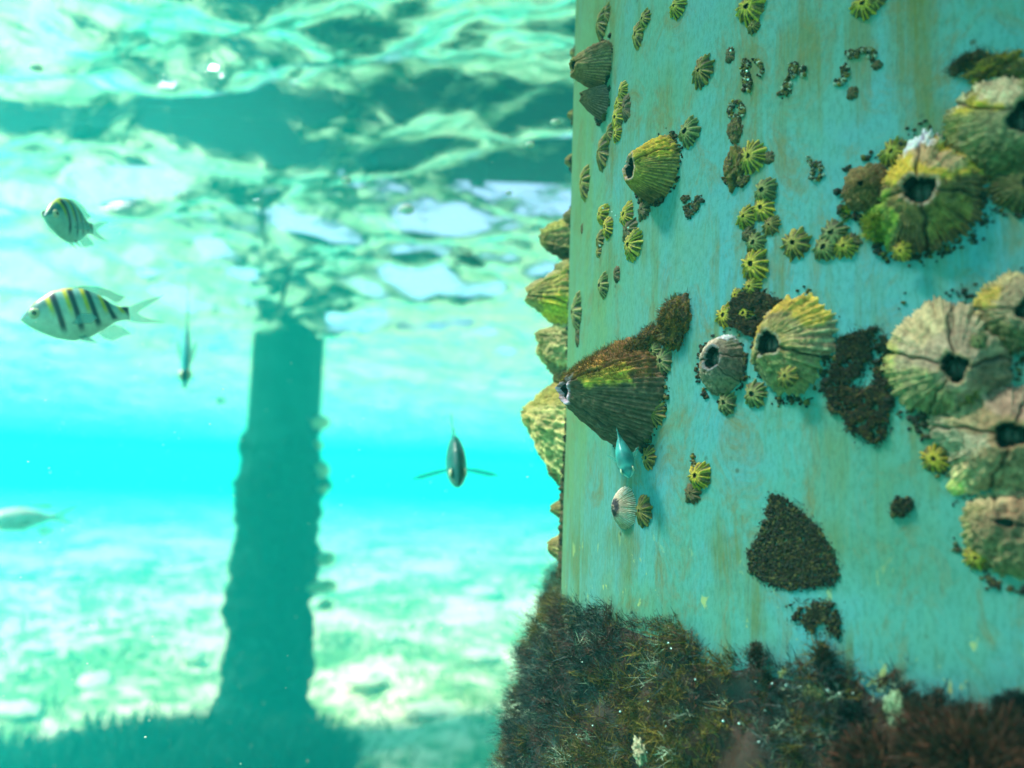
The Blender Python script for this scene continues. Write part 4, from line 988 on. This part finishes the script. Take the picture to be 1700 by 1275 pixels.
# side spikes on the turf's outline
for k, (py, px_, dth) in enumerate(((1148, 850, .03), (1168, 842, .04), (1186, 842, .035), (1205, 838, .04), (1112, 862, .03))):
    z = hit(960, py).z; th = TH_EDGE - dth; p = cyl(th, z, .006 + .0015 * (k % 3))
    rng = np.random.RandomState(60 + k); n = 180; L = .010
    nn = np.array([math.cos(th), math.sin(th), .15]); t = rng.uniform(0, 1, n)
    roots = nn[None] * (t * L)[:, None] + rng.normal(0, .0006, (n, 3)); D = nn[None] + rng.normal(0, .6, (n, 3))
    V, Fq, C = strips(roots, D, .003 * rng.uniform(.5, 1.2, n), .0004, np.array([.04, .05, .03]) * rng.uniform(.5, 1.8, (n, 1)), k, .3, 2)
    o = new_mesh('algae_sprig', V, Fq, M_TURF, None, True, None, C); o.location = p
    tag(o, ['feathery sprig pointing left, second from the top on the turf outline', 'feathery sprig pointing left in the middle of the turf outline', 'feathery sprig pointing left, second from the bottom on the turf outline', 'lowest feathery sprig pointing left on the turf outline', 'topmost feathery sprig pointing left on the turf outline'][k], 'algae sprig', 'feathery sprigs on the left outline of the turf algae')
# bubbles clinging to turf and shells
def bubbles():
    V0, F0 = None, None
    import bmesh
    bm = bmesh.new(); bmesh.ops.create_icosphere(bm, subdivisions=3, radius=1)
    V0 = np.array([v.co[:] for v in bm.verts]); F0 = np.array([[v.index for v in f.verts] for f in bm.faces]); bm.free()
    rng = random.Random(3); first = None
    for k in range(30):
        x = rng.uniform(950, 1480); y = rng.uniform(1062, 1250)
        if x > 1200: y = max(y, 1125 + (x - 1200) * .12)
        p = hit(x, y); dt = (theta_of(p) - TH_EDGE) % (2 * PI)
        h = float(turf_h(np.array([dt]), np.array([p.z]))[0]) + .0065; p = hit(x, y, h)
        if first is None:
            o = first = new_mesh('air_bubble', V0, F0, M_BUB)
        else: o = first.copy(); COL.objects.link(o)
        o.location = p; r = rng.uniform(.0002, .00055); o.scale = (r, r, r)
        tag(o, 'tiny silvery air bubble clinging to the dark turf algae', 'bubble', 'air bubbles clinging to the turf algae')
    for (x, y) in ((1001, 345), (1016, 352), (996, 408), (1022, 358), (1043, 378), (1240, 118), (1242, 132), (1213, 84)):
        o = first.copy(); COL.objects.link(o); o.location = hit(x, y, .006); o.scale = (.00045,) * 3
        tag(o, 'tiny silvery air bubble clinging among the small barnacles', 'bubble', 'air bubbles clinging among the small barnacles')
bubbles()

# ------------------------------------------------------------------ far pile
FD = 7.05
_f = ray(470, 720); _faz = math.atan2(_f.x, _f.y)
FX = Vector((math.sin(_faz) * FD, math.cos(_faz) * FD, 0))
M_FARP = mat_plain('weathered_pile_coating', (.018, .09, .085), .8, 6, .5, .3, .2, .01)
M_FARC = mat_plain('dark_encrusting_growth', (.008, .035, .032), .9, 14, .8, .6, .15, .03)
M_PALEB = mat_plain('pale_far_barnacle', (.9, .82, .5), .8, 40, .3, .4, .2, .01)
fp = build_pile('far_pile', (FX.x, FX.y, 0), PR * .98, -.3, SURF_Z + .7, M_FARP, 'dark weathered pile standing farther off on the sea floor, ragged with growth', nseg=64, rows=60)
def far_crust():
    n, rows = 120, 150; th = np.linspace(0, 2 * PI, n, endpoint=False)
    ztop_ = at_z_on(FX, 700)
    zz = np.linspace(ztop_, -.1, rows); Z, T = np.meshgrid(zz, th, indexing='ij')
    P = np.stack([(np.cos(T) * PR).ravel(), (np.sin(T) * PR).ravel(), Z.ravel()], 1)
    nz = fnoise(P, 3.6, 3, 4).reshape(Z.shape); n2 = fnoise(P, 11, 6, 3).reshape(Z.shape)
    d = (ztop_ - Z)
    H = -.02 + .055 * smooth01(d / .25) + .07 * nz * smooth01(d / .12) + .025 * n2 + .07 * smooth01((.4 - Z) / .4) ** 2
    V = np.stack([np.cos(T) * (PR + H), np.sin(T) * (PR + H), Z], 2).reshape(-1, 3)
    o = new_mesh('growth_crust', V, grid_faces(n, rows)[:, ::-1], M_FARC, fp)
def at_z_on(X, py):
    r = ray(470, py); t = math.hypot(X.x, X.y) / math.hypot(r.x, r.y); return CAMZ + r.z * t
far_crust()
def blob(name, loc, sc, mat, seed=0, nz=.25, parent=None, n=28):
    th = np.linspace(0, 2 * PI, n, endpoint=False); ph = np.linspace(.02, PI - .02, n // 2 + 2)
    PH, T = np.meshgrid(ph, th, indexing='ij')
    P = np.stack([(np.sin(PH) * np.cos(T)).ravel(), (np.sin(PH) * np.sin(T)).ravel(), np.cos(PH).ravel()], 1)
    V = P * (1 + nz * fnoise(P, 1.8, seed, 3))[:, None] * np.array(sc)
    o = new_mesh(name, V, grid_faces(n, n // 2 + 2), mat, parent); o.location = loc; return o
for k, (x, y, sx, sy, lb) in enumerate(((541, 703, .05, .09, 'topmost pale shell on the right side of the far pile'), (543, 780, .07, .08, 'round pale shell on the right side of the far pile above the notch'), (548, 812, .035, .05, 'small pale shell under the round one on the far pile'),
        (552, 928, .06, .075, 'pale shell midway down the right side of the far pile'), (546, 975, .05, .12, 'long pale shell below the midway one on the far pile'), (552, 1005, .04, .06, 'lowest pale shell on the right side of the far pile'), (536, 740, .04, .06, 'faint brownish shell between the two upper pale ones on the far pile'))):
    p = at_dist(x - 12, y, 6.93)
    big_o = empty('far_barnacle', Matrix.Translation(p) @ Vector((.55, -.7, .5)).to_track_quat('Z', 'Y').to_matrix().to_4x4())
    V, Fq, mi, CC, UV = shell_arrays(1.0, (0, 0, .75), .25, seed=70 + k, ribs=12, rib=.1, frill=.08, lump=.12, c0=(.8, .72, .42), c1=(.75, .66, .36), nth=72, ns=12, curved=False)
    s_ = new_mesh('shell', V, Fq, [M_PALEB, M_INNER], big_o, True, mi); s_.scale = (sy * 1.1, sx * 1.0, (sx + sy) * .9)
    tag(big_o, lb, 'barnacle', 'pale barnacles on the far pile')
o = blob('growth_lump', at_dist(528, 806, 7.0), (.10, .08, .10), M_FARC, 5); tag(o, 'dark round lump of growth jutting from the right side of the far pile', 'growth lump')
# ------------------------------------------------------------------ sea grass and rubble
def seagrass():
    rng = np.random.RandomState(12)
    def field(n, xf, yf, L, W, cols, name, seed, lean=.35):
        x = xf(n); y = yf(n); z = floor_h(x, y) - .02
        D = np.stack([rng.normal(0, lean, n), rng.normal(0, lean, n), np.ones(n)], 1)
        c = np.array(cols)[rng.randint(0, len(cols), n)] * rng.uniform(.6, 1.5, (n, 1))
        V, Fq, C = strips(np.stack([x, y, z], 1), D, rng.uniform(*L, n), rng.uniform(*W, n), c, seed, .4, 3)
        o = new_mesh(name, V, Fq, M_TURF, None, True, None, C); tag(o, None, None, None, 'stuff')
    # dense dark bed: foot of the far pile and bottom left
    def px_floor(x, y):
        p = at_z(x, y, 0); return p.x, p.y
    cx = []; 
    def clumps(n, boxes, spread):
        xs = []; ys = []
        for i in range(n):
            b = boxes[rng.randint(len(boxes))]
            X, Y = px_floor(rng.uniform(b[0], b[2]), rng.uniform(b[1], b[3])); xs.append(X); ys.append(Y)
        return np.array(xs), np.array(ys)
    boxes = [(-60, 1285, 350, 1420), (200, 1270, 560, 1420), (350, 1235, 540, 1330), (100, 1275, 400, 1420)]
    xs, ys = clumps(170, boxes, 0)
    idx = rng.randint(0, 170, 34000)
    field(34000, lambda n: xs[idx] + rng.normal(0, .06, n), lambda n: ys[idx] + rng.normal(0, .08, n), (.14, .40), (.014, .034), [(.006, .06, .045), (.010, .08, .06), (.004, .04, .03)], 'seagrass', 1)
    fx, fy = clumps(46, [(150, 1270, 340, 1310), (330, 1250, 560, 1300), (240, 1262, 420, 1300), (-20, 1285, 160, 1320)], 0)
    id3 = rng.randint(0, 46, 420)
    field(420, lambda n: fx[id3] + rng.normal(0, .035, n), lambda n: fy[id3] + rng.normal(0, .03, n), (.22, .46), (.035, .07), [(.006, .06, .045), (.004, .04, .03)], 'broad_seagrass', 5, .22)
    # low pale tufts scattered over the sand
    n = 26000; k = 900
    cr = rng.uniform(4.5, 20, k) ; ca = rng.uniform(-.75, .75, k); X = cr * np.sin(ca); Y = cr * np.cos(ca)
    idx2 = rng.randint(0, k, n)
    field(n, lambda n: X[idx2] + rng.normal(0, .16, n), lambda n: Y[idx2] + rng.normal(0, .16, n), (.05, .16), (.012, .03), [(.16, .34, .12), (.24, .42, .14), (.10, .26, .12), (.30, .44, .2)], 'short_seagrass', 2, .6)
seagrass()
M_ROCK = mat_plain('pale_sea_floor_rock', (.70, .70, .52), .9, 8, .2, .6, .1, .03)
rr = np.random.RandomState(21)
RK = [(95, 1222, .14, .06), (200, 1218, .12, .07), (30, 1180, .20, .06), (160, 1130, .22, .06), (320, 1090, .16, .07), (60, 1080, .26, .08), (250, 1050, .18, .06), (610, 1130, .2, .07), (720, 1180, .24, .06), (800, 1090, .22, .07), (640, 1060, .2, .06), (110, 960, .3, .12), (800, 985, .35, .09), (440, 1225, .1, .05)]
RL = ['pale rubble rock at the bottom left in front of the dark seagrass', 'pale rubble rock at the bottom left, right of the first one', 'pale rubble rock at the left edge, low down', 'pale flat rock a little above the bottom left seagrass', 'pale rock just left of the foot of the far pile', 'broad pale rock at the left edge of the sea floor', 'pale rock midway between the left edge and the far pile', 'pale rock right of the foot of the far pile', 'wide pale rock on the bottom between the far pile and the turf', 'pale rock on the bottom close to the turf outline', 'pale rock up and right of the far pile foot', 'hazy pale rock mound far out on the left', 'hazy pale rock far out on the right of the far pile', 'small pale rock in front of the far pile foot']
for k, ((x, y, a, b), lb) in enumerate(zip(RK, RL)):
    p = at_z(x, y, .03)
    o = blob('sea_floor_rock', p, (a, a * rr.uniform(.6, 1.1), b), M_ROCK, 30 + k, .35); o.rotation_euler = (0, 0, rr.uniform(0, 3)); tag(o, lb, 'rock', 'pale rocks on the sea floor')

# ------------------------------------------------------------------ fish
M_FIN = None
def mat_fin():
    a = NT('fish_fin'); c = a.attr('col')
    p = a.n('ShaderNodeBsdfPrincipled'); a.l(c, p.inputs['Base Color']); p.inputs['Roughness'].default_value = .4
    tr = a.n('ShaderNodeBsdfTransparent'); mx = a.n('ShaderNodeMixShader'); mx.inputs[0].default_value = .34
    a.l(tr.outputs[0], mx.inputs[1]); a.l(p.outputs[0], mx.inputs[2]); a.l(mx.outputs[0], a.out.inputs[0]); return a.m
M_FIN = mat_fin()
M_EYEW = mat_plain('fish_eye_ring', (.60, .62, .42), .2, 200, .05, 0, .6)
M_EYEB = mat_plain('fish_pupil', (.004, .006, .01), .08, 200, .05, 0, .8)
CR, CU, CFW = C3.col[0].copy(), C3.col[1].copy(), -C3.col[2].copy()
def fin(name, pts, parent, col, y=0.0, thick=.004, tip=None, L=1.0):
    """flat fin outline in the fish's x-z plane with real thickness"""
    n = len(pts); V = []
    for sgn in (-1, 1):
        for (x, z) in pts: V.append((x, y + sgn * thick / 2, z))
    Fq = [tuple(range(n))[::-1], tuple(range(n, 2 * n))] + [(i, (i + 1) % n, n + (i + 1) % n, n + i) for i in range(n)]
    return new_mesh(name, np.array(V) * L, Fq, M_FIN, parent, False, None, np.tile(np.array(col), (2 * n, 1)))
def fish(label, center, fwd, up, L, style, pect=25, deep=1.0, wide=1.0, tailcurve=0.0, group='fish swimming by the pile', pl=1.0, droop=0, pw=1.0, fins=True, tint=(1, 1, 1)):
    f = Vector(fwd).normalized(); u = Vector(up); y = u.cross(f).normalized(); u = f.cross(y).normalized()
    M = Matrix((f, y, u)).transposed().to_4x4(); M.translation = center
    e = empty('fish', M); tag(e, label, 'fish', group)
    tt = [0, .03, .08, .15, .3, .45, .6, .75, .86, .93, 1.0]
    tp = [.0, .035, .085, .145, .225, .25, .235, .165, .085, .062, .065]
    bt = [-.0, -.03, -.07, -.11, -.175, -.205, -.185, -.12, -.065, -.052, -.055]
    wd = [.004, .025, .048, .068, .088, .088, .07, .042, .022, .014, .007]
    BL = .76; nr, nc = 110, 48
    t = np.linspace(0, 1, nr); top = np.interp(t, tt, tp) * deep; bo = np.interp(t, tt, bt) * deep; w = np.interp(t, tt, wd) * wide
    ker = np.ones(5) / 5
    for arr in (top, bo, w): arr[2:-2] = np.convolve(arr, ker, 'valid')
    a = np.linspace(0, 2 * PI, nc, endpoint=False)
    mid = (top + bo) / 2; hh = (top - bo) / 2
    X = (.5 - t[:, None] * BL + 0 * a[None]); ca, sa = np.cos(a)[None], np.sin(a)[None]
    Yy = w[:, None] * np.sign(ca) * np.abs(ca) ** 1.15; Zz = mid[:, None] + hh[:, None] * sa
    Yy = Yy + tailcurve * (t[:, None] ** 2.2)
    V = np.stack([X, Yy, Zz], 2).reshape(-1, 3)
    T = np.repeat(t, nc); vz = np.tile(np.sin(a), nr)
    if style == 'sergeant':
        C = lerp3((.62, .74, .62), (.22, .48, .48), smooth01(vz * .6 + .40))
        C = lerp3(C, (.03, .16, .17), smooth01((vz - .15) * 2.2) * (T < .30) * .9)
        yel = smooth01((vz + .35) * 1.4) * (T > .30)
        for c0_ in (.335, .50, .665, .83, 1.0):
            d = (T - (c0_ + .045 * (-vz)))
            mb = np.exp(-(d / .030) ** 4) * smooth01((vz + .92) * 2.2); my = np.exp(-((d + .050) / .022) ** 4) * smooth01((vz + .30) * 1.6)
            C = lerp3(C, (.62, .55, .02), my); C = lerp3(C, (.012, .02, .05), mb)
        C = C * (1 - .0) 
        C = lerp3(C, (.55, .52, .03), smooth01((vz - .86) * 9) * (T > .05) * (T < .5) * .8)
    elif style == 'pale':
        C = lerp3((.20, .62, .58), (.05, .33, .33), smooth01(vz * .7 + .5))
        C = lerp3(C, (.015, .14, .15), np.exp(-((T - .30) / .10) ** 4) * smooth01(vz + .3) * .8); C = lerp3(C, (.45, .8, .75), smooth01((.16 - T) * 12) * (vz < .6) * .7); C = lerp3(C, (.02, .16, .18), np.exp(-((T - .12) / .03) ** 2) * (vz > .3) * .7)
    elif style == 'dark':
        C = lerp3((.10, .30, .26), (.015, .13, .13), smooth01(vz * .8 + .5)) if fins else lerp3((.04, .42, .42), (.02, .30, .36), smooth01(vz + .5))  # without the fins flag: paler teal skin standing in for haze and glare
    else:
        C = lerp3((.85, .88, .80), (.75, .85, .78), smooth01(vz * .8 + .5))
    nzc = fnoise(V, 14, 5, 3); C = C * (1 + .18 * nzc[:, None]) * np.array(tint)
    body = new_mesh('body', V * L, list(map(tuple, grid_faces(nc, nr))) + [tuple(range(nc))[::-1], tuple((nr - 1) * nc + i for i in range(nc))], M_FISH, e, True, None, C)
    xe = .5 - BL; fc = {'sergeant': (.20, .50, .48), 'pale': (.2, .6, .58), 'dark': (.03, .14, .13)}.get(style, (.5, .6, .5)); dc = tuple(c * .35 for c in fc)
    tc = tailcurve
    fin('tail_fin', [(xe + .03, .045 * deep), (xe - .02, .06), (xe - .12, .10), (xe - .29, .14), (xe - .18, .075), (xe - .10, .03), (xe - .065, 0), (xe - .10, -.03), (xe - .17, -.06), (xe - .27, -.085), (xe - .11, -.085), (xe - .02, -.065), (xe + .03, -.045 * deep)], e, fc, tc, .006, L=L)
    fin('dorsal_fin', [(.22, .20 * deep), (.17, .235 * deep), (.05, .262 * deep), (-.06, .25 * deep), (-.14, .215 * deep), (-.19, .165), (-.25, .14), (-.20, .10), (-.17, .10), (-.1, .15), (.1, .18)], e, dc if style == 'sergeant' else fc, tc * .3, .006, L=L)
    fin('anal_fin', [(-.02, -.16 * deep), (-.06, -.205 * deep), (-.12, -.21), (-.19, -.18), (-.26, -.165), (-.20, -.11), (-.14, -.08), (-.05, -.12)], e, fc, tc * .3, .006, L=L)
    for sg in (-1, 1):
        pv = fin('pelvic_fin', [(.17, -.14 * deep), (.10, -.205 * deep), (.0, -.235 * deep), (.05, -.19 * deep), (.10, -.15 * deep)], e, fc, sg * .03, .005, L=L)
        pf = fin('pectoral_fin', [(0, .022 * pw), (-.07 * pl, .05 * pw), (-.17 * pl, .045 * pw), (-.21 * pl, .01 * pw), (-.16 * pl, -.03 * pw), (-.07 * pl, -.03 * pw), (0, -.02 * pw)], e, fc, 0, .005, L=L)
        pf.location = (.19 * L, sg * .07 * wide * L, -.04 * L); pf.rotation_euler = (sg * R_(8), R_(-droop), -sg * R_(pect))
        ew = np.interp(.125, tt, wd) * wide
        er = .042
        n = 20; rows = 7; Ve = []
        for j in range(rows):
            ph = (PI / 2) * j / (rows - 1)
            for i in range(n):
                aa = 2 * PI * i / n; Ve.append((math.sin(PI / 2 - ph) * er * math.cos(aa), sg * math.sin(ph) * er * .55, math.sin(PI / 2 - ph) * er * math.sin(aa)))
        ey = new_mesh('eye', np.array(Ve) * L, grid_faces(n, rows), M_EYEW, e); ey.location = ((.5 - .125 * BL) * L, sg * (ew * .92) * L, (.035 if style == 'sergeant' else .055) * L)
        pu = new_mesh('pupil', np.array(Ve) * L * np.array([.50, .6, .50]), grid_faces(n, rows), M_EYEB, ey); pu.location = (.003 * L, sg * er * .30 * L, 0)
    return e
def cdir(x, y, r, u, f):
    v = ray(x, y); rr_ = v.cross(CU).normalized(); uu = rr_.cross(v).normalized()
    return rr_ * r + uu * u + v * f
fish('striped silver and yellow fish with five dark bars, swimming left in clear side view', at_dist(155, 524, .58), cdir(146, 524, -1, -.10, -.12), cdir(146, 524, -.10, 1, .12), .080, 'sergeant', 12, deep=.92)
fish('smaller looking striped fish above the side view one, turned toward the camera', at_dist(128, 374, .60), cdir(124, 374, -.55, .12, -.80), cdir(124, 374, -.12, 1, .15), .063, 'sergeant', 20, deep=1.0, tint=(.55, .80, .88))
fish('slim hazy teal fish seen edge on, hanging upright near the far pile', at_dist(310, 566, 1.35), cdir(309, 574, -.03, -.72, -.69), cdir(309, 574, .0, .7, -.7), .20, 'dark', 12, deep=.62, wide=.38, fins=False)
fish('dark fish seen head on with both side fins spread, beside the near pile', at_dist(755, 755, .62), cdir(755, 755, .06, -.50, -.86), cdir(755, 755, .0, .86, -.5), .085, 'dark', 82, deep=.92, wide=1.0, pl=1.6, droop=20, pw=.5)
fish('small pale turquoise fish with head down in front of the largest brown cone', at_dist(1033, 744, .34), cdir(1033, 744, .20, -.80, -.56), cdir(1033, 744, -.25, .6, -.8), .030, 'pale', 40, deep=.85, wide=1.35)
fish('blurred dark and white fish just under the rippled surface', at_dist(772, 430, 1.9), cdir(772, 430, .8, -.3, .5), cdir(772, 430, -.1, 1, 0), .12, 'dark', 40, deep=.5)
fish('blurred pale fish at the left edge over the sea floor', at_dist(50, 862, 3.2), cdir(50, 862, -1, .0, -.1), cdir(50, 862, 0, 1, 0), .30, 'white', 4, deep=.55)
fish('tiny distant dark fish left of the far pile', at_dist(368, 666, 5.0), cdir(368, 666, -1, 0, -.3), cdir(368, 666, 0, 1, 0), .07, 'dark', 10)
# floating twig under the surface, plus a stick modelled for its reflection
def stick(label, a, b, r, seed):
    n = 10; m = 30; V = []; a = Vector(a); b = Vector(b); d = (b - a); L = d.length; q = d.to_track_quat('Z', 'Y').to_matrix()
    for j in range(m):
        t = j / (m - 1); off = Vector((mnoise.noise(Vector((t * 3, seed, 0))), mnoise.noise(Vector((t * 3, seed, 5))), 0)) * L * .06
        for i in range(n):
            an = 2 * PI * i / n; rr_ = r * (1 - .5 * t) * (1 + .2 * mnoise.noise(Vector((t * 20, i, seed))))
            V.append(q @ (Vector((math.cos(an) * rr_, math.sin(an) * rr_, L * t)) + off))
    o = new_mesh('twig', V, list(map(tuple, grid_faces(n, m))) + [tuple(range(n))[::-1], tuple((m - 1) * n + i for i in range(n))], M_TWIG)
    o.location = a; tag(o, label, 'twig', 'twigs hanging under the surface')
M_TWIG = mat_plain('wet_dark_twig', (.03, .09, .07), .7, 60, .5)
stick('dark twig hanging just above the top of the far pile', at_dist(482, 442, 4.3), at_dist(463, 522, 4.25), .016, 1)
stick('thin dark stick standing for the twig reflection in the surface, higher up and left', at_dist(434, 340, 3.4), at_dist(440, 412, 3.4), .009, 2)
# drifting specks; the upper left blob stands for a surface highlight
def specks():
    import bmesh
    bm = bmesh.new(); bmesh.ops.create_icosphere(bm, subdivisions=2, radius=1)
    V0 = np.array([v.co[:] for v in bm.verts]); F0 = np.array([[v.index for v in f.verts] for f in bm.faces]); bm.free()
    M = mat_plain('drifting_speck', (.85, .85, .75), .6, 100, .1)
    first = None
    for (x, y, d, r, lb) in ((922, 203, .6, .0028, 'bright white drifting speck beside the cone barnacles'), (880, 240, .6, .0026, 'second white drifting speck, lower left of the bright one'), (575, 298, .8, .0036, 'pale drifting speck above the far pile'), (845, 320, .7, .0020, 'small drifting speck left of the profile barnacles'), (675, 348, 1.2, .009, 'yellowish drifting flake under the surface right of the far pile'), (60, 112, 1.2, .006, 'pale blob standing for a bright highlight on the water surface at the upper left')):
        if first is None: o = first = new_mesh('drifting_speck', V0 * (1 + .2 * fnoise(V0, 2, 1)[:, None]), F0, M)
        else: o = first.copy(); COL.objects.link(o)
        o.location = at_dist(x, y, d); o.scale = (r * 1.3, r, r * .8); tag(o, lb, 'speck', 'specks drifting in the water')
    rng = np.random.RandomState(2); Vs = []; Fs = []; k = 0
    for i in range(420):
        x = rng.uniform(-50, 940); y = rng.uniform(250, 1290); d = rng.uniform(.35, 2.2)
        p = np.array(at_dist(x, y, d)[:]); r = rng.uniform(.00025, .0008) * d ** .5
        Vs.append(V0[:] * r * np.array([1, 1, .6]) + p); Fs.append(F0 + k); k += len(V0)
    o = new_mesh('suspended_particles', np.concatenate(Vs), np.concatenate(Fs), M); tag(o, None, None, None, 'stuff')
specks()
